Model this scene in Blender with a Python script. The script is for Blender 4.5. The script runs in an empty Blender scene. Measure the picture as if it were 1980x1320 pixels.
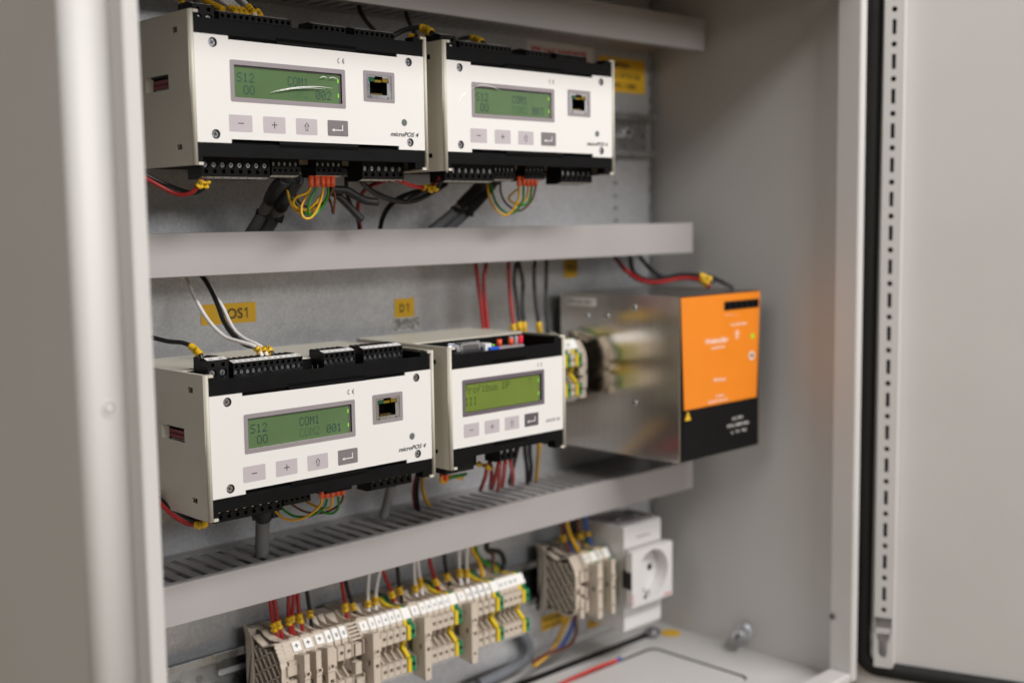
import bpy, bmesh, math, random
from mathutils import Vector, Matrix
random.seed(7)
S = 0.000862                       # one drawing unit in metres
sc = bpy.context.scene
COL = sc.collection
# ------------------------------------------------------------------ camera
YAW, PITCH, ROLL = math.radians(43.91), math.radians(-5.82), math.radians(-0.78)
CAM = Vector((-363.48, -641.87, -47.57))
fw = Vector((math.sin(YAW)*math.cos(PITCH), math.cos(YAW)*math.cos(PITCH), math.sin(PITCH)))
rt = Vector((math.cos(YAW), -math.sin(YAW), 0)); up = rt.cross(fw)
rt2 = rt*math.cos(ROLL)+up*math.sin(ROLL); up2 = -rt*math.sin(ROLL)+up*math.cos(ROLL)
cd = bpy.data.cameras.new('camera'); cam = bpy.data.objects.new('camera', cd); COL.objects.link(cam)
cam.matrix_world = Matrix(((rt2.x, up2.x, -fw.x, CAM.x*S), (rt2.y, up2.y, -fw.y, CAM.y*S), (rt2.z, up2.z, -fw.z, CAM.z*S), (0, 0, 0, 1)))
cd.lens = 42.21; cd.sensor_width = 36; cd.clip_start = 0.01; cd.clip_end = 50
cd.dof.use_dof = True; cd.dof.focus_distance = 772*S; cd.dof.aperture_fstop = 4.9
sc.camera = cam
# ------------------------------------------------------------------ light of the room
wd = bpy.data.worlds.new('World'); sc.world = wd; wd.use_nodes = True
nt = wd.node_tree; nt.nodes.clear()
tc = nt.nodes.new('ShaderNodeTexCoord'); sx = nt.nodes.new('ShaderNodeSeparateXYZ'); cr = nt.nodes.new('ShaderNodeValToRGB')
mr = nt.nodes.new('ShaderNodeMapRange'); mr.inputs[1].default_value = -1; mr.inputs[2].default_value = 1
bg = nt.nodes.new('ShaderNodeBackground'); wo = nt.nodes.new('ShaderNodeOutputWorld')
nt.links.new(tc.outputs['Generated'], sx.inputs[0]); nt.links.new(sx.outputs['Z'], mr.inputs[0]); nt.links.new(mr.outputs[0], cr.inputs[0])
nt.links.new(cr.outputs[0], bg.inputs[0]); nt.links.new(bg.outputs[0], wo.inputs[0])
e = cr.color_ramp.elements
e[0].position = 0.0; e[0].color = (0.36, 0.29, 0.22, 1); e[1].position = 1.0; e[1].color = (0.62, 0.60, 0.58, 1)
for pos, c in ((0.26, (0.6, 0.46, 0.32, 1)), (0.33, (1.9, 1.4, 0.8, 1)), (0.40, (1.5, 1.15, 0.75, 1)), (0.46, (0.48, 0.44, 0.41, 1)), (0.5, (0.52, 0.50, 0.485, 1)), (0.62, (0.55, 0.54, 0.53, 1))):
    k = e.new(pos); k.color = c
bg.inputs[1].default_value = 0.26
def area(name, loc, target, sx_, sy_, power, col):
    l = bpy.data.lights.new(name, 'AREA'); l.shape = 'RECTANGLE'; l.size = sx_; l.size_y = sy_; l.energy = power; l.color = col
    o = bpy.data.objects.new(name, l); COL.objects.link(o); o.location = loc
    o.rotation_euler = (Vector(target)-Vector(loc)).to_track_quat('-Z', 'Y').to_euler(); return o
area('ceiling_lamp', (0.35, -1.45, 1.22), (0.2, 0.0, -0.15), 1.5, 0.35, 42, (1.0, 0.975, 0.955))
area('far_ceiling_lamp', (0.15, -2.7, 0.62), (0.2, 0.0, -0.15), 1.4, 0.35, 25, (1.0, 0.975, 0.955))
area('side_ceiling_lamp', (-2.1, -0.75, 1.05), (0.2, 0.0, -0.15), 1.2, 0.7, 14, (1.0, 0.965, 0.93))
sc.view_settings.view_transform = 'Standard'; sc.view_settings.look = 'None'
sc.view_settings.exposure = -0.2; sc.view_settings.gamma = 1.0; sc.view_settings.use_curve_mapping = False
sc.cycles.use_denoising = True; sc.cycles.max_bounces = 8; sc.cycles.caustics_reflective = False; sc.cycles.caustics_refractive = False

# ------------------------------------------------------------------ materials
MATS = {}
def mat(name, col, rough=0.5, metal=0.0, noise=0.04, nscale=60, bump=0.0, bscale=900, emit=None, estr=0.0, coat=0.0, trans=0.0, stretch=None, rvar=0.08, spec=0.5, alpha=1.0):
    m = bpy.data.materials.new(name); m.use_nodes = True; n = m.node_tree; b = n.nodes['Principled BSDF']; MATS[name] = m
    b.inputs['Roughness'].default_value = rough; b.inputs['Metallic'].default_value = metal
    b.inputs['Specular IOR Level'].default_value = spec; b.inputs['Coat Weight'].default_value = coat
    b.inputs['Transmission Weight'].default_value = trans; b.inputs['Alpha'].default_value = alpha
    t = n.nodes.new('ShaderNodeTexCoord'); mp = n.nodes.new('ShaderNodeMapping'); n.links.new(t.outputs['Object'], mp.inputs[0])
    if stretch: mp.inputs['Scale'].default_value = stretch
    nz = n.nodes.new('ShaderNodeTexNoise'); nz.inputs['Scale'].default_value = nscale; nz.inputs['Detail'].default_value = 4
    n.links.new(mp.outputs[0], nz.inputs['Vector'])
    r = n.nodes.new('ShaderNodeMapRange'); r.inputs[1].default_value = .3; r.inputs[2].default_value = .7
    r.inputs[3].default_value = 1-noise; r.inputs[4].default_value = 1+noise; n.links.new(nz.outputs[0], r.inputs[0])
    mx = n.nodes.new('ShaderNodeVectorMath'); mx.operation = 'SCALE'; mx.inputs[0].default_value = col[:3]; n.links.new(r.outputs[0], mx.inputs['Scale'])
    n.links.new(mx.outputs[0], b.inputs['Base Color'])
    r2 = n.nodes.new('ShaderNodeMapRange'); r2.inputs[1].default_value = .3; r2.inputs[2].default_value = .7
    r2.inputs[3].default_value = max(.02, rough-rvar); r2.inputs[4].default_value = min(1, rough+rvar); n.links.new(nz.outputs[0], r2.inputs[0]); n.links.new(r2.outputs[0], b.inputs['Roughness'])
    if bump:
        n2 = n.nodes.new('ShaderNodeTexNoise'); n2.inputs['Scale'].default_value = bscale; n2.inputs['Detail'].default_value = 3
        n.links.new(mp.outputs[0], n2.inputs['Vector'])
        bp = n.nodes.new('ShaderNodeBump'); bp.inputs['Strength'].default_value = bump; bp.inputs['Distance'].default_value = 0.0006
        n.links.new(n2.outputs[0], bp.inputs['Height']); n.links.new(bp.outputs[0], b.inputs['Normal'])
    if emit:
        b.inputs['Emission Color'].default_value = (*emit, 1); b.inputs['Emission Strength'].default_value = estr
    return m
mat('paint', (0.61, 0.595, 0.58), 0.55, noise=0.02, nscale=12, bump=0.22, bscale=1100)
mat('paint_dark', (0.50, 0.475, 0.45), 0.5, noise=0.02, bump=0.08, bscale=700)
mat('duct', (0.385, 0.365, 0.36), 0.5, noise=0.035, nscale=18, bump=0.05)
mat('duct_slots', (0.36, 0.345, 0.345), 0.38, noise=0.03, nscale=25, bump=0.03)
mat('beige', (0.60, 0.57, 0.485), 0.42, noise=0.02, bump=0.05)
mat('faceplate', (0.80, 0.785, 0.765), 0.3, noise=0.0, rvar=0.0)
mat('black', (0.0055, 0.0055, 0.006), 0.5, noise=0.15, bump=0.25, bscale=1500, spec=0.12)
mat('connector', (0.009, 0.009, 0.0095), 0.42, noise=0.2, nscale=200, bump=0.10, spec=0.25)
mat('void', (0.003, 0.003, 0.003), 0.9, spec=0.1)
mat('bezel', (0.30, 0.265, 0.28), 0.35, noise=0.01)
mat('bezel_dark', (0.135, 0.115, 0.135), 0.35, noise=0.01)
mat('button', (0.52, 0.47, 0.50), 0.32, noise=0.01)
mat('button_dark', (0.21, 0.185, 0.195), 0.32, noise=0.01)
mat('button_gate_dark', (0.11, 0.09, 0.105), 0.32, noise=0.01)
mat('ink', (0.02, 0.02, 0.02), 0.5)
mat('ink_white', (0.85, 0.83, 0.8), 0.4)
mat('lcd', (0.095, 0.155, 0.072), 0.2, noise=0.16, nscale=18, emit=(0.09, 0.22, 0.05), estr=0.10)
mat('lcd_gate', (0.14, 0.195, 0.03), 0.22, noise=0.12, nscale=18, emit=(0.15, 0.24, 0.02), estr=0.12)
mat('lcd_ink', (0.02, 0.06, 0.055), 0.4)
mat('lcd_ink_faint', (0.055, 0.13, 0.06), 0.4)
mat('lcd_gate_ink', (0.05, 0.085, 0.02), 0.4)
mat('glow', (0.25, 0.7, 0.02), 0.4, emit=(0.22, 0.8, 0.01), estr=0.2)
mat('silver', (0.78, 0.80, 0.84), 0.3, 1.0, noise=0.1)
mat('steel_dark', (0.35, 0.35, 0.36), 0.35, 1.0, noise=0.1)
mat('gold', (0.75, 0.55, 0.2), 0.3, 1.0)
mat('led_off', (0.13, 0.15, 0.14), 0.3)
mat('red_part', (0.22, 0.015, 0.02), 0.45)
mat('led_red', (0.7, 0.03, 0.06), 0.2, emit=(0.9, 0.03, 0.06), estr=0.35)
mat('led_clear', (0.45, 0.4, 0.42), 0.15)
mat('jack_green', (0.01, 0.08, 0.04), 0.3); mat('jack_yellow', (0.19, 0.125, 0.01), 0.3)
mat('orange_post', (0.75, 0.10, 0.03), 0.4); mat('blue_part', (0.01, 0.09, 0.6), 0.4); mat('white_part', (0.75, 0.75, 0.75), 0.4)
mat('strip_white', (0.82, 0.81, 0.79), 0.5)
mat('label_yellow', (0.86, 0.50, 0.018), 0.5, noise=0.03)
mat('psu_orange', (0.84, 0.245, 0.012), 0.45, noise=0.02, bump=0.04)
mat('psu_black', (0.007, 0.007, 0.0075), 0.5, spec=0.14)
mat('terminal', (0.57, 0.49, 0.405), 0.5, noise=0.04, bump=0.05)
mat('terminal_small', (0.42, 0.34, 0.27), 0.5, noise=0.04)
mat('earth_green', (0.015, 0.20, 0.085), 0.4); mat('earth_yellow', (0.72, 0.52, 0.02), 0.4)
mat('terminal_recess_shade', (0.10, 0.08, 0.06), 0.6)  # terminal beige darkened to paint the shade behind the lattice openings
mat('socket', (0.66, 0.645, 0.64), 0.35, noise=0.01)
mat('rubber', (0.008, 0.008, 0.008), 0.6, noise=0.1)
mat('red', (0.33, 0.018, 0.018), 0.35); mat('redlight', (0.50, 0.045, 0.035), 0.35)
mat('yellow', (0.66, 0.36, 0.01), 0.35); mat('green', (0.025, 0.19, 0.015), 0.35); mat('brown', (0.13, 0.045, 0.022), 0.4)
mat('blue', (0.045, 0.10, 0.38), 0.35); mat('white', (0.72, 0.69, 0.68), 0.4)
mat('grey', (0.22, 0.222, 0.23), 0.5); mat('cablegrey', (0.16, 0.17, 0.19), 0.5); mat('sleeve', (0.022, 0.022, 0.024), 0.5, noise=0.2)
mat('wire_black', (0.010, 0.010, 0.011), 0.35)
mat('marker_yellow', (0.74, 0.45, 0.01), 0.4); mat('ferrule_orange', (0.80, 0.12, 0.035), 0.38)
mat('warn_red', (0.60, 0.012, 0.02), 0.5)

def zinc():
    m = bpy.data.materials.new('zinc'); MATS['zinc'] = m; m.use_nodes = True; n = m.node_tree; b = n.nodes['Principled BSDF']
    t = n.nodes.new('ShaderNodeTexCoord')
    v = n.nodes.new('ShaderNodeTexVoronoi'); v.inputs['Scale'].default_value = 260
    nz = n.nodes.new('ShaderNodeTexNoise'); nz.inputs['Scale'].default_value = 480; nz.inputs['Detail'].default_value = 8
    n3 = n.nodes.new('ShaderNodeTexNoise'); n3.inputs['Scale'].default_value = 14; n3.inputs['Detail'].default_value = 5
    for q in (nz, n3): n.links.new(t.outputs['Object'], q.inputs['Vector'])
    wv = n.nodes.new('ShaderNodeVectorMath'); wv.operation = 'ADD'; sc_ = n.nodes.new('ShaderNodeVectorMath'); sc_.operation = 'SCALE'; sc_.inputs['Scale'].default_value = 0.012
    n.links.new(nz.outputs['Color'], sc_.inputs[0]); n.links.new(t.outputs['Object'], wv.inputs[0]); n.links.new(sc_.outputs[0], wv.inputs[1]); n.links.new(wv.outputs[0], v.inputs['Vector'])
    a = n.nodes.new('ShaderNodeMath'); a.operation = 'MULTIPLY_ADD'; a.inputs[1].default_value = 0.48; n.links.new(nz.outputs[0], a.inputs[0])
    s3 = n.nodes.new('ShaderNodeSeparateColor'); n.links.new(v.outputs['Color'], s3.inputs[0])
    a2 = n.nodes.new('ShaderNodeMath'); a2.operation = 'MULTIPLY_ADD'; a2.inputs[1].default_value = 0.10; n.links.new(s3.outputs[0], a2.inputs[0])
    a3 = n.nodes.new('ShaderNodeMath'); a3.operation = 'MULTIPLY'; a3.inputs[1].default_value = 0.30; n.links.new(n3.outputs[0], a3.inputs[0])
    n.links.new(a3.outputs[0], a2.inputs[2]); n.links.new(a2.outputs[0], a.inputs[2])
    r = n.nodes.new('ShaderNodeValToRGB'); n.links.new(a.outputs[0], r.inputs[0])
    r.color_ramp.elements[0].position = 0.36; r.color_ramp.elements[0].color = (0.54, 0.55, 0.57, 1)
    r.color_ramp.elements[1].position = 0.66; r.color_ramp.elements[1].color = (0.80, 0.81, 0.83, 1)
    n.links.new(r.outputs[0], b.inputs['Base Color']); b.inputs['Metallic'].default_value = 0.6
    mr_ = n.nodes.new('ShaderNodeMapRange'); mr_.inputs[1].default_value = 0.3; mr_.inputs[2].default_value = 0.75; mr_.inputs[3].default_value = 0.44; mr_.inputs[4].default_value = 0.30
    n.links.new(a.outputs[0], mr_.inputs[0]); n.links.new(mr_.outputs[0], b.inputs['Roughness'])
    bp = n.nodes.new('ShaderNodeBump'); bp.inputs['Strength'].default_value = 0.15; bp.inputs['Distance'].default_value = 0.0004
    n.links.new(nz.outputs[0], bp.inputs['Height']); n.links.new(bp.outputs[0], b.inputs['Normal'])
zinc()
mat('steel', (0.74, 0.69, 0.63), 0.15, 1.0, noise=0.05, nscale=90, stretch=(1, 3.0, 0.05), rvar=0.02, bump=0.05, bscale=1400)
_s = MATS['steel'].node_tree; _b = _s.nodes['Principled BSDF']; _b.inputs['Anisotropic'].default_value = 0.85
_t = _s.nodes.new('ShaderNodeTangent'); _t.direction_type = 'RADIAL'; _t.axis = 'Z'; _s.links.new(_t.outputs[0], _b.inputs['Tangent']); _b.inputs['Anisotropic Rotation'].default_value = 0.0
mat('rail_zinc', (0.52, 0.54, 0.56), 0.30, 1.0, noise=0.08, nscale=120, bump=0.08)

# ------------------------------------------------------------------ mesh builder (drawing units)
class M:
    def __init__(s): s.v = []; s.f = []; s.mi = []; s.sm = []; s.mats = []
    def idx(s, m):
        if m not in s.mats: s.mats.append(m)
        return s.mats.index(m)
    def face(s, pts, m, smooth=False):
        n = len(s.v); s.v += [tuple(p) for p in pts]; s.f.append(tuple(range(n, n+len(pts)))); s.mi.append(s.idx(m)); s.sm.append(smooth)
    def box(s, x0, x1, y0, y1, z0, z1, m):
        c = [(x, y, z) for x in (x0, x1) for y in (y0, y1) for z in (z0, z1)]; n = len(s.v); s.v += c
        for q in ((0, 1, 3, 2), (4, 6, 7, 5), (0, 4, 5, 1), (2, 3, 7, 6), (0, 2, 6, 4), (1, 5, 7, 3)):
            s.f.append(tuple(n+i for i in q)); s.mi.append(s.idx(m)); s.sm.append(False)
        return s
    def prism(s, poly, a0, a1, m, axis='x', smooth=False):
        def P(a, u, v): return {'x': (a, u, v), 'y': (u, a, v), 'z': (u, v, a)}[axis]
        n = len(s.v); k = len(poly); s.v += [P(a0, *p) for p in poly]+[P(a1, *p) for p in poly]
        s.f.append(tuple(range(n, n+k))); s.mi.append(s.idx(m)); s.sm.append(False)
        s.f.append(tuple(range(n+2*k-1, n+k-1, -1))); s.mi.append(s.idx(m)); s.sm.append(False)
        for i in range(k):
            j = (i+1) % k; s.f.append((n+i, n+k+i, n+k+j, n+j)); s.mi.append(s.idx(m)); s.sm.append(smooth)
        return s
    def cyl(s, c, d, r, L, m, n=20, r2=None, caps=True):
        d = Vector(d).normalized(); a = d.orthogonal().normalized(); b = d.cross(a); c = Vector(c); r2 = r if r2 is None else r2
        k = len(s.v)
        for q in range(n):
            t = 2*math.pi*q/n; w = a*math.cos(t)+b*math.sin(t); s.v.append(tuple(c+w*r)); s.v.append(tuple(c+d*L+w*r2))
        for q in range(n):
            j = (q+1) % n; s.f.append((k+2*q, k+2*j, k+2*j+1, k+2*q+1)); s.mi.append(s.idx(m)); s.sm.append(True)
        if caps:
            s.f.append(tuple(k+2*q for q in range(n))); s.f.append(tuple(k+2*q+1 for q in range(n))); s.mi += [s.idx(m)]*2; s.sm += [False]*2
        return s
    def ring(s, c, d, ro, ri, L, m, n=24):
        d = Vector(d).normalized(); a = d.orthogonal().normalized(); b = d.cross(a); c = Vector(c)
        pts = []
        for q in range(n):
            t = 2*math.pi*q/n; w = a*math.cos(t)+b*math.sin(t); pts.append((c+w*ro, c+w*ri, c+d*L+w*ri, c+d*L+w*ro))
        for q in range(n):
            A, B = pts[q], pts[(q+1) % n]
            for i in range(4): s.face((A[i], B[i], B[(i+1) % 4], A[(i+1) % 4]), m, True)
        return s
    def tube(s, pts, r, m, n=10, rfun=None):
        pts = [Vector(p) for p in pts]; k = len(s.v); N = len(pts); prev = None
        for i, p in enumerate(pts):
            t = (pts[min(i+1, N-1)]-pts[max(i-1, 0)]).normalized()
            a = t.orthogonal().normalized() if prev is None else (prev-t*prev.dot(t)).normalized()
            prev = a; b = t.cross(a); rr = r if rfun is None else rfun(i/(N-1))
            for q in range(n):
                w = 2*math.pi*q/n; s.v.append(tuple(p+(a*math.cos(w)+b*math.sin(w))*rr))
        for i in range(N-1):
            for q in range(n):
                j = (q+1) % n; s.f.append((k+i*n+q, k+i*n+j, k+(i+1)*n+j, k+(i+1)*n+q)); s.mi.append(s.idx(m)); s.sm.append(True)
        s.f.append(tuple(k+q for q in range(n))); s.f.append(tuple(k+(N-1)*n+q for q in range(n))); s.mi += [s.idx(m)]*2; s.sm += [False]*2
        return s
    def cell(s, P, rect, hole, m, depth=0, mw=None, mb=None):
        """flat plate piece rect=(u0,u1,v0,v1) with one hole; P(u,v,w) maps to 3D, w is depth into the hole"""
        u0, u1, v0, v1 = rect; n = len(hole); cu = sum(h[0] for h in hole)/n; cv = sum(h[1] for h in hole)/n
        if sum(hole[i][0]*hole[(i+1) % n][1]-hole[(i+1) % n][0]*hole[i][1] for i in range(n)) < 0: hole = hole[::-1]
        def out(h):
            du, dv = h[0]-cu, h[1]-cv; t = 1e9
            if du > 1e-9: t = min(t, (u1-cu)/du)
            if du < -1e-9: t = min(t, (u0-cu)/du)
            if dv > 1e-9: t = min(t, (v1-cv)/dv)
            if dv < -1e-9: t = min(t, (v0-cv)/dv)
            return (cu+du*t, cv+dv*t)
        ang = lambda q: math.atan2(q[1]-cv, q[0]-cu)
        cs = [(u0, v0), (u1, v0), (u1, v1), (u0, v1)]
        for i in range(n):
            a, b = hole[i], hole[(i+1) % n]; A, B = ang(a), ang(b)
            if B < A: B += 2*math.pi
            mid = sorted([(q if q > A else q+2*math.pi, c) for c, q in ((c, ang(c)) for c in cs) if A+1e-6 < (q if q > A else q+2*math.pi) < B-1e-6])
            s.face([P(*a, 0), P(*out(a), 0)]+[P(*c, 0) for _, c in mid]+[P(*out(b), 0), P(*b, 0)], m)
            if depth: s.face([P(*a, 0), P(*b, 0), P(*b, depth), P(*a, depth)], mw or m)
        if depth and mb: s.face([P(*h, depth) for h in hole], mb)
        return s
def circ(cu, cv, r, n=20): return [(cu+r*math.cos(2*math.pi*(i+.5)/n), cv+r*math.sin(2*math.pi*(i+.5)/n)) for i in range(n)]
def rrect(u0, u1, v0, v1, r=0.6, n=4):
    out = []
    for cx, cy, a0 in ((u1-r, v0+r, -90), (u1-r, v1-r, 0), (u0+r, v1-r, 90), (u0+r, v0+r, 180)):
        for i in range(n+1):
            t = math.radians(a0+90*i/n); out.append((cx+r*math.cos(t), cy+r*math.sin(t)))
    return out
XZ = lambda y0: (lambda u, v, w: (u, y0+w, v))      # plate facing the camera side (-y)
def spline(pts, k=8):
    pts = [Vector(p) for p in pts]; P = [pts[0]*2-pts[1]]+pts+[pts[-1]*2-pts[-2]]; o = []
    for i in range(1, len(P)-2):
        a, b, c, d = P[i-1:i+3]
        for j in range(k):
            t = j/k; o.append(0.5*((2*b)+(c-a)*t+(2*a-5*b+4*c-d)*t*t+(3*b-a-3*c+d)*t**3))
    o.append(pts[-1]); return o
def build(name, mb, parent=None, loc=None, bevel=0, seg=2, merge=False):
    me = bpy.data.meshes.new(name)
    off = Vector(loc) if (loc is not None and parent is None) else Vector((0, 0, 0))
    me.from_pydata([((v[0]-off.x)*S, (v[1]-off.y)*S, (v[2]-off.z)*S) for v in mb.v], [], mb.f)
    for m in mb.mats: me.materials.append(MATS[m])
    for p, i, q in zip(me.polygons, mb.mi, mb.sm): p.material_index = i; p.use_smooth = q
    bm = bmesh.new(); bm.from_mesh(me)
    if merge: bmesh.ops.remove_doubles(bm, verts=bm.verts, dist=1e-6)
    bmesh.ops.recalc_face_normals(bm, faces=bm.faces); bm.to_mesh(me); bm.free()
    o = bpy.data.objects.new(name, me); COL.objects.link(o)
    if parent is not None: o.parent = parent
    elif loc is not None: o.location = off*S
    if bevel:
        b = o.modifiers.new('bevel', 'BEVEL'); b.width = bevel*S; b.segments = seg; b.limit_method = 'ANGLE'; b.angle_limit = math.radians(40)
    return o
def tag(o, label=None, cat=None, group=None, kind=None):
    if label: o['label'] = label
    if cat: o['category'] = cat
    if group: o['group'] = group
    if kind: o['kind'] = kind
    return o
def thing(name, label, cat, loc, group=None):
    o = bpy.data.objects.new(name, None); COL.objects.link(o); o.location = Vector(loc)*S; o.empty_display_size = 0.01
    return tag(o, label, cat, group)
def copy_tree(o, loc=None, parent=None, skip=()):
    c = o.copy(); COL.objects.link(c)
    if parent is not None: c.parent = parent
    if loc is not None: c.location = Vector(loc)*S
    for ch in list(o.children):
        if ch.name.split('.')[0] not in skip: copy_tree(ch, None, c)
    return c
def text(mb, s, x, z, size, m, y, shear=0.0, bold=0.0, width=None, plane='xz', extr=0.0, anchor='l'):
    cu = bpy.data.curves.new('t', 'FONT'); cu.body = s; cu.size = size/0.72; cu.shear = shear; cu.offset = bold*cu.size; cu.resolution_u = 3
    o = bpy.data.objects.new('t', cu); COL.objects.link(o); dg = bpy.context.evaluated_depsgraph_get(); dg.update()
    me = o.evaluated_get(dg).to_mesh(); vs = [tuple(v.co) for v in me.vertices]; fs = [tuple(p.vertices) for p in me.polygons]
    o.evaluated_get(dg).to_mesh_clear(); bpy.data.objects.remove(o); bpy.data.curves.remove(cu)
    if not vs: return
    x0 = min(v[0] for v in vs); x1 = max(v[0] for v in vs); k = 1 if width is None else width/(x1-x0)
    if anchor == 'c': x = x-(x1-x0)*k/2
    n = len(mb.v)
    for v in vs:
        a, b = x+(v[0]-x0)*k, z+v[1]
        mb.v.append((a, y, b) if plane == 'xz' else ((y, a, b) if plane == 'yz' else plane(a, b)))
    for f in fs: mb.f.append(tuple(n+i for i in f)); mb.mi.append(mb.idx(m)); mb.sm.append(False)
def one(mb, x, z, h, m, y):
    w = h*.13; mb.prism([(x+h*.22, z), (x+h*.22+w, z), (x+h*.22+w, z+h), (x+h*.22+w*.1, z+h), (x, z+h*.80), (x, z+h*.66), (x+h*.22, z+h*.78)], y-.02, y, m, 'y')
FONT = {'S': ('01111', '10000', '10000', '01110', '00001', '00001', '11110'), '1': ('00100', '01100', '00100', '00100', '00100', '00100', '01110'),
 '2': ('01110', '10001', '00001', '00010', '00100', '01000', '11111'), '0': ('01110', '10001', '10011', '10101', '11001', '10001', '01110'),
 'C': ('01110', '10001', '10000', '10000', '10000', '10001', '01110'), 'O': ('01110', '10001', '10001', '10001', '10001', '10001', '01110'),
 'M': ('10001', '11011', '10101', '10101', '10001', '10001', '10001'), '3': ('11111', '00010', '00100', '00010', '00001', '10001', '01110'),
 'P': ('11110', '10001', '10001', '11110', '10000', '10000', '10000'), 'r': ('00000', '00000', '10110', '11001', '10000', '10000', '10000'),
 'o': ('00000', '00000', '01110', '10001', '10001', '10001', '01110'), 'f': ('00110', '01001', '01000', '11100', '01000', '01000', '01000'),
 'i': ('00100', '00000', '01100', '00100', '00100', '00100', '01110'), 'b': ('10000', '10000', '10110', '11001', '10001', '10001', '11110'),
 'u': ('00000', '00000', '10001', '10001', '10001', '10011', '01101'), 's': ('00000', '00000', '01110', '10000', '01110', '00001', '11110'),
 'D': ('11100', '10010', '10001', '10001', '10001', '10010', '11100'), 'I': ('01110', '00100', '00100', '00100', '00100', '00100', '01110'),
 '?': ('01110', '10001', '00001', '00010', '00100', '00000', '00100')}
def dots(mb, s, x, z, pitch, h, m, y, zero_plain=False):
    for c in s:
        if c != ' ':
            g = FONT['O' if (c == '0' and zero_plain) else c]; du = pitch/6.0; dv = h/7.0
            for r in range(7):
                for q in range(5):
                    if g[r][q] == '1':
                        a = x+q*du; b = z+(6-r)*dv; mb.face([(a, y, b), (a+du*.92, y, b), (a+du*.92, y, b+dv*.92), (a, y, b+dv*.92)], m)
        x += pitch

# ================================================================== the cabinet
YP, YB, XW, ZF = 132.0, 150.0, 584.5, -466.0      # mounting plate, back wall, right wall, floor
LIPX = -87.8
b = M(); b.box(-108, 604, YB, YB+2, ZF-4, 175, 'paint')
b.prism([(XW, -60), (XW, YB), (604, YB), (604, -87), (602, -92), (598, -93), (575, -93), (575, -60)], ZF-30, 175, 'paint', 'z')
tagged = tag(build('cabinet_back', b), kind='structure')
cabinet = thing('cabinet', 'open light grey sheet steel switch cabinet holding the modules, seen from its left front', 'cabinet', (245, 0, ZF))
def part(name, mb, bevel=0, **k):
    mb.v = [(v[0]-245, v[1], v[2]-ZF) for v in mb.v]; return build(name, mb, cabinet, bevel=bevel, **k)
bpy.data.objects.remove(tagged)
b = M(); b.box(-108, 604, YB, YB+2, ZF-4, 175, 'paint'); part('back_wall', b)
# right side wall with its folded front flange
def rounded_wall(xi, xo, xf, z0, z1, m):
    sg = 1 if xo > xi else -1; R = 8; arc = [(xo-sg*R*(1-math.cos(math.radians(a))), -93+R*(1-math.sin(math.radians(a)))) for a in range(0, 91, 10)]
    poly = [(xi, YB-.3), (xo, YB-.3)]+arc+[(xf, -93), (xf, -90.8), (xi, -90.8)]
    b = M(); b.prism(poly, z0, z1, m, 'z', smooth=False)
    for i, f in enumerate(b.f):
        if len(f) == 4 and 2+2 <= i <= 2+2+9: b.sm[i] = True
    return b
b = rounded_wall(XW, 604, 574, ZF-40, 175, 'paint'); part('side_wall', b)
b = M(); b.box(566, 575.4, -106, -82, -462, 158, 'paint'); part('sealing_lip', b, 2.2)
# left side
b = rounded_wall(-104, -119, LIPX-.5, ZF-60, 220, 'paint'); part('side_wall', b, merge=False)
b = M(); b.box(LIPX-9, LIPX, -106, -83, ZF-60, 200, 'paint'); part('sealing_lip', b, 1.6)
b = M(); b.box(-104, 604, -93, YB, 175, 178, 'paint'); part('roof', b)
b = M(); b.box(LIPX+.1, 565.9, -105.6, -83.4, 150, 167, 'paint'); b.box(-96, 584, -92.6, -80.5, 167.2, 174.8, 'paint'); part('sealing_lip', b, 1.6)
# floor with gland plate
b = M()
def F(u, v, w): return (u, v, ZF-w)
b.cell(F, (-104, 584.3, -85, YB), rrect(60, 524, -28, 87, 9), 'paint', 3, 'void', None)
part('floor', b)
b = M(); b.prism(rrect(62.2, 521.8, -26, 84.6, 8), ZF-3, ZF-.6, 'paint', 'z'); part('gland_plate', b, .5)
b = M(); b.box(LIPX+.1, 565.9, -105.6, -84, -462, -453, 'paint'); b.box(-96, 577.5, -92.6, -84.2, ZF-40, -462.2, 'paint'); part('sealing_lip', b, 2.2)
b = M(); b.box(-100, 548, 107, 117, ZF+.1, ZF+.5, 'rubber'); part('dark_floor_strip', b)  # dark strip on the floor along the foot of the mounting plate
# dimple, plugs and screws in the metal
b = M(); b.ring((-105.6, -92.9, -136), (0, -1, 0), 4.2, 3.0, .55, 'paint', 28); b.cyl((-105.6, -92.9, -136), (0, -1, 0), 3.0, .45, 'paint', 28, r2=1.6); part('dimple', b)
for z in (-405, 138):
    b = M(); b.cyl((566, -86.0, z), (-1, 0, 0), 3.1, 1.6, 'steel_dark'); b.cyl((564.4, -86.0, z), (-1, 0, 0), 1.6, .4, 'void'); part('screw', b, .4)
b = M(); b.cyl((XW, 21, -449), (-1, -.25, -.05), 6.6, 18, 'silver', 24); b.cyl((XW-.3, 21, -449), (-1, -.25, -.05), 8.4, 2.4, 'silver', 24)
b.cyl((XW-15, 17, -451), (-1, -.6, -.35), 5.2, 9, 'steel_dark'); part('ground_bolt', b, .7)
b = M(); b.cyl((545, 105, ZF), (0, 0, 1), 5.5, 9, 'steel_dark'); b.cyl((545, 105, ZF+4), (0, 0, 1), 8.5, 3, 'steel_dark'); part('ground_bolt', b, .6)
b = M(); b.prism(circ(566, 98, 10, 16), ZF+.2, ZF+.8, 'label_yellow', 'z'); part('earth_sticker', b)
b = M()
for z0, z1 in ((112, 130), (88, 94), (-380, -345), (-440, -415)): b.box(575.3, 577.5, -104, -95, z0, z1, 'rubber')
part('clip', b)

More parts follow.
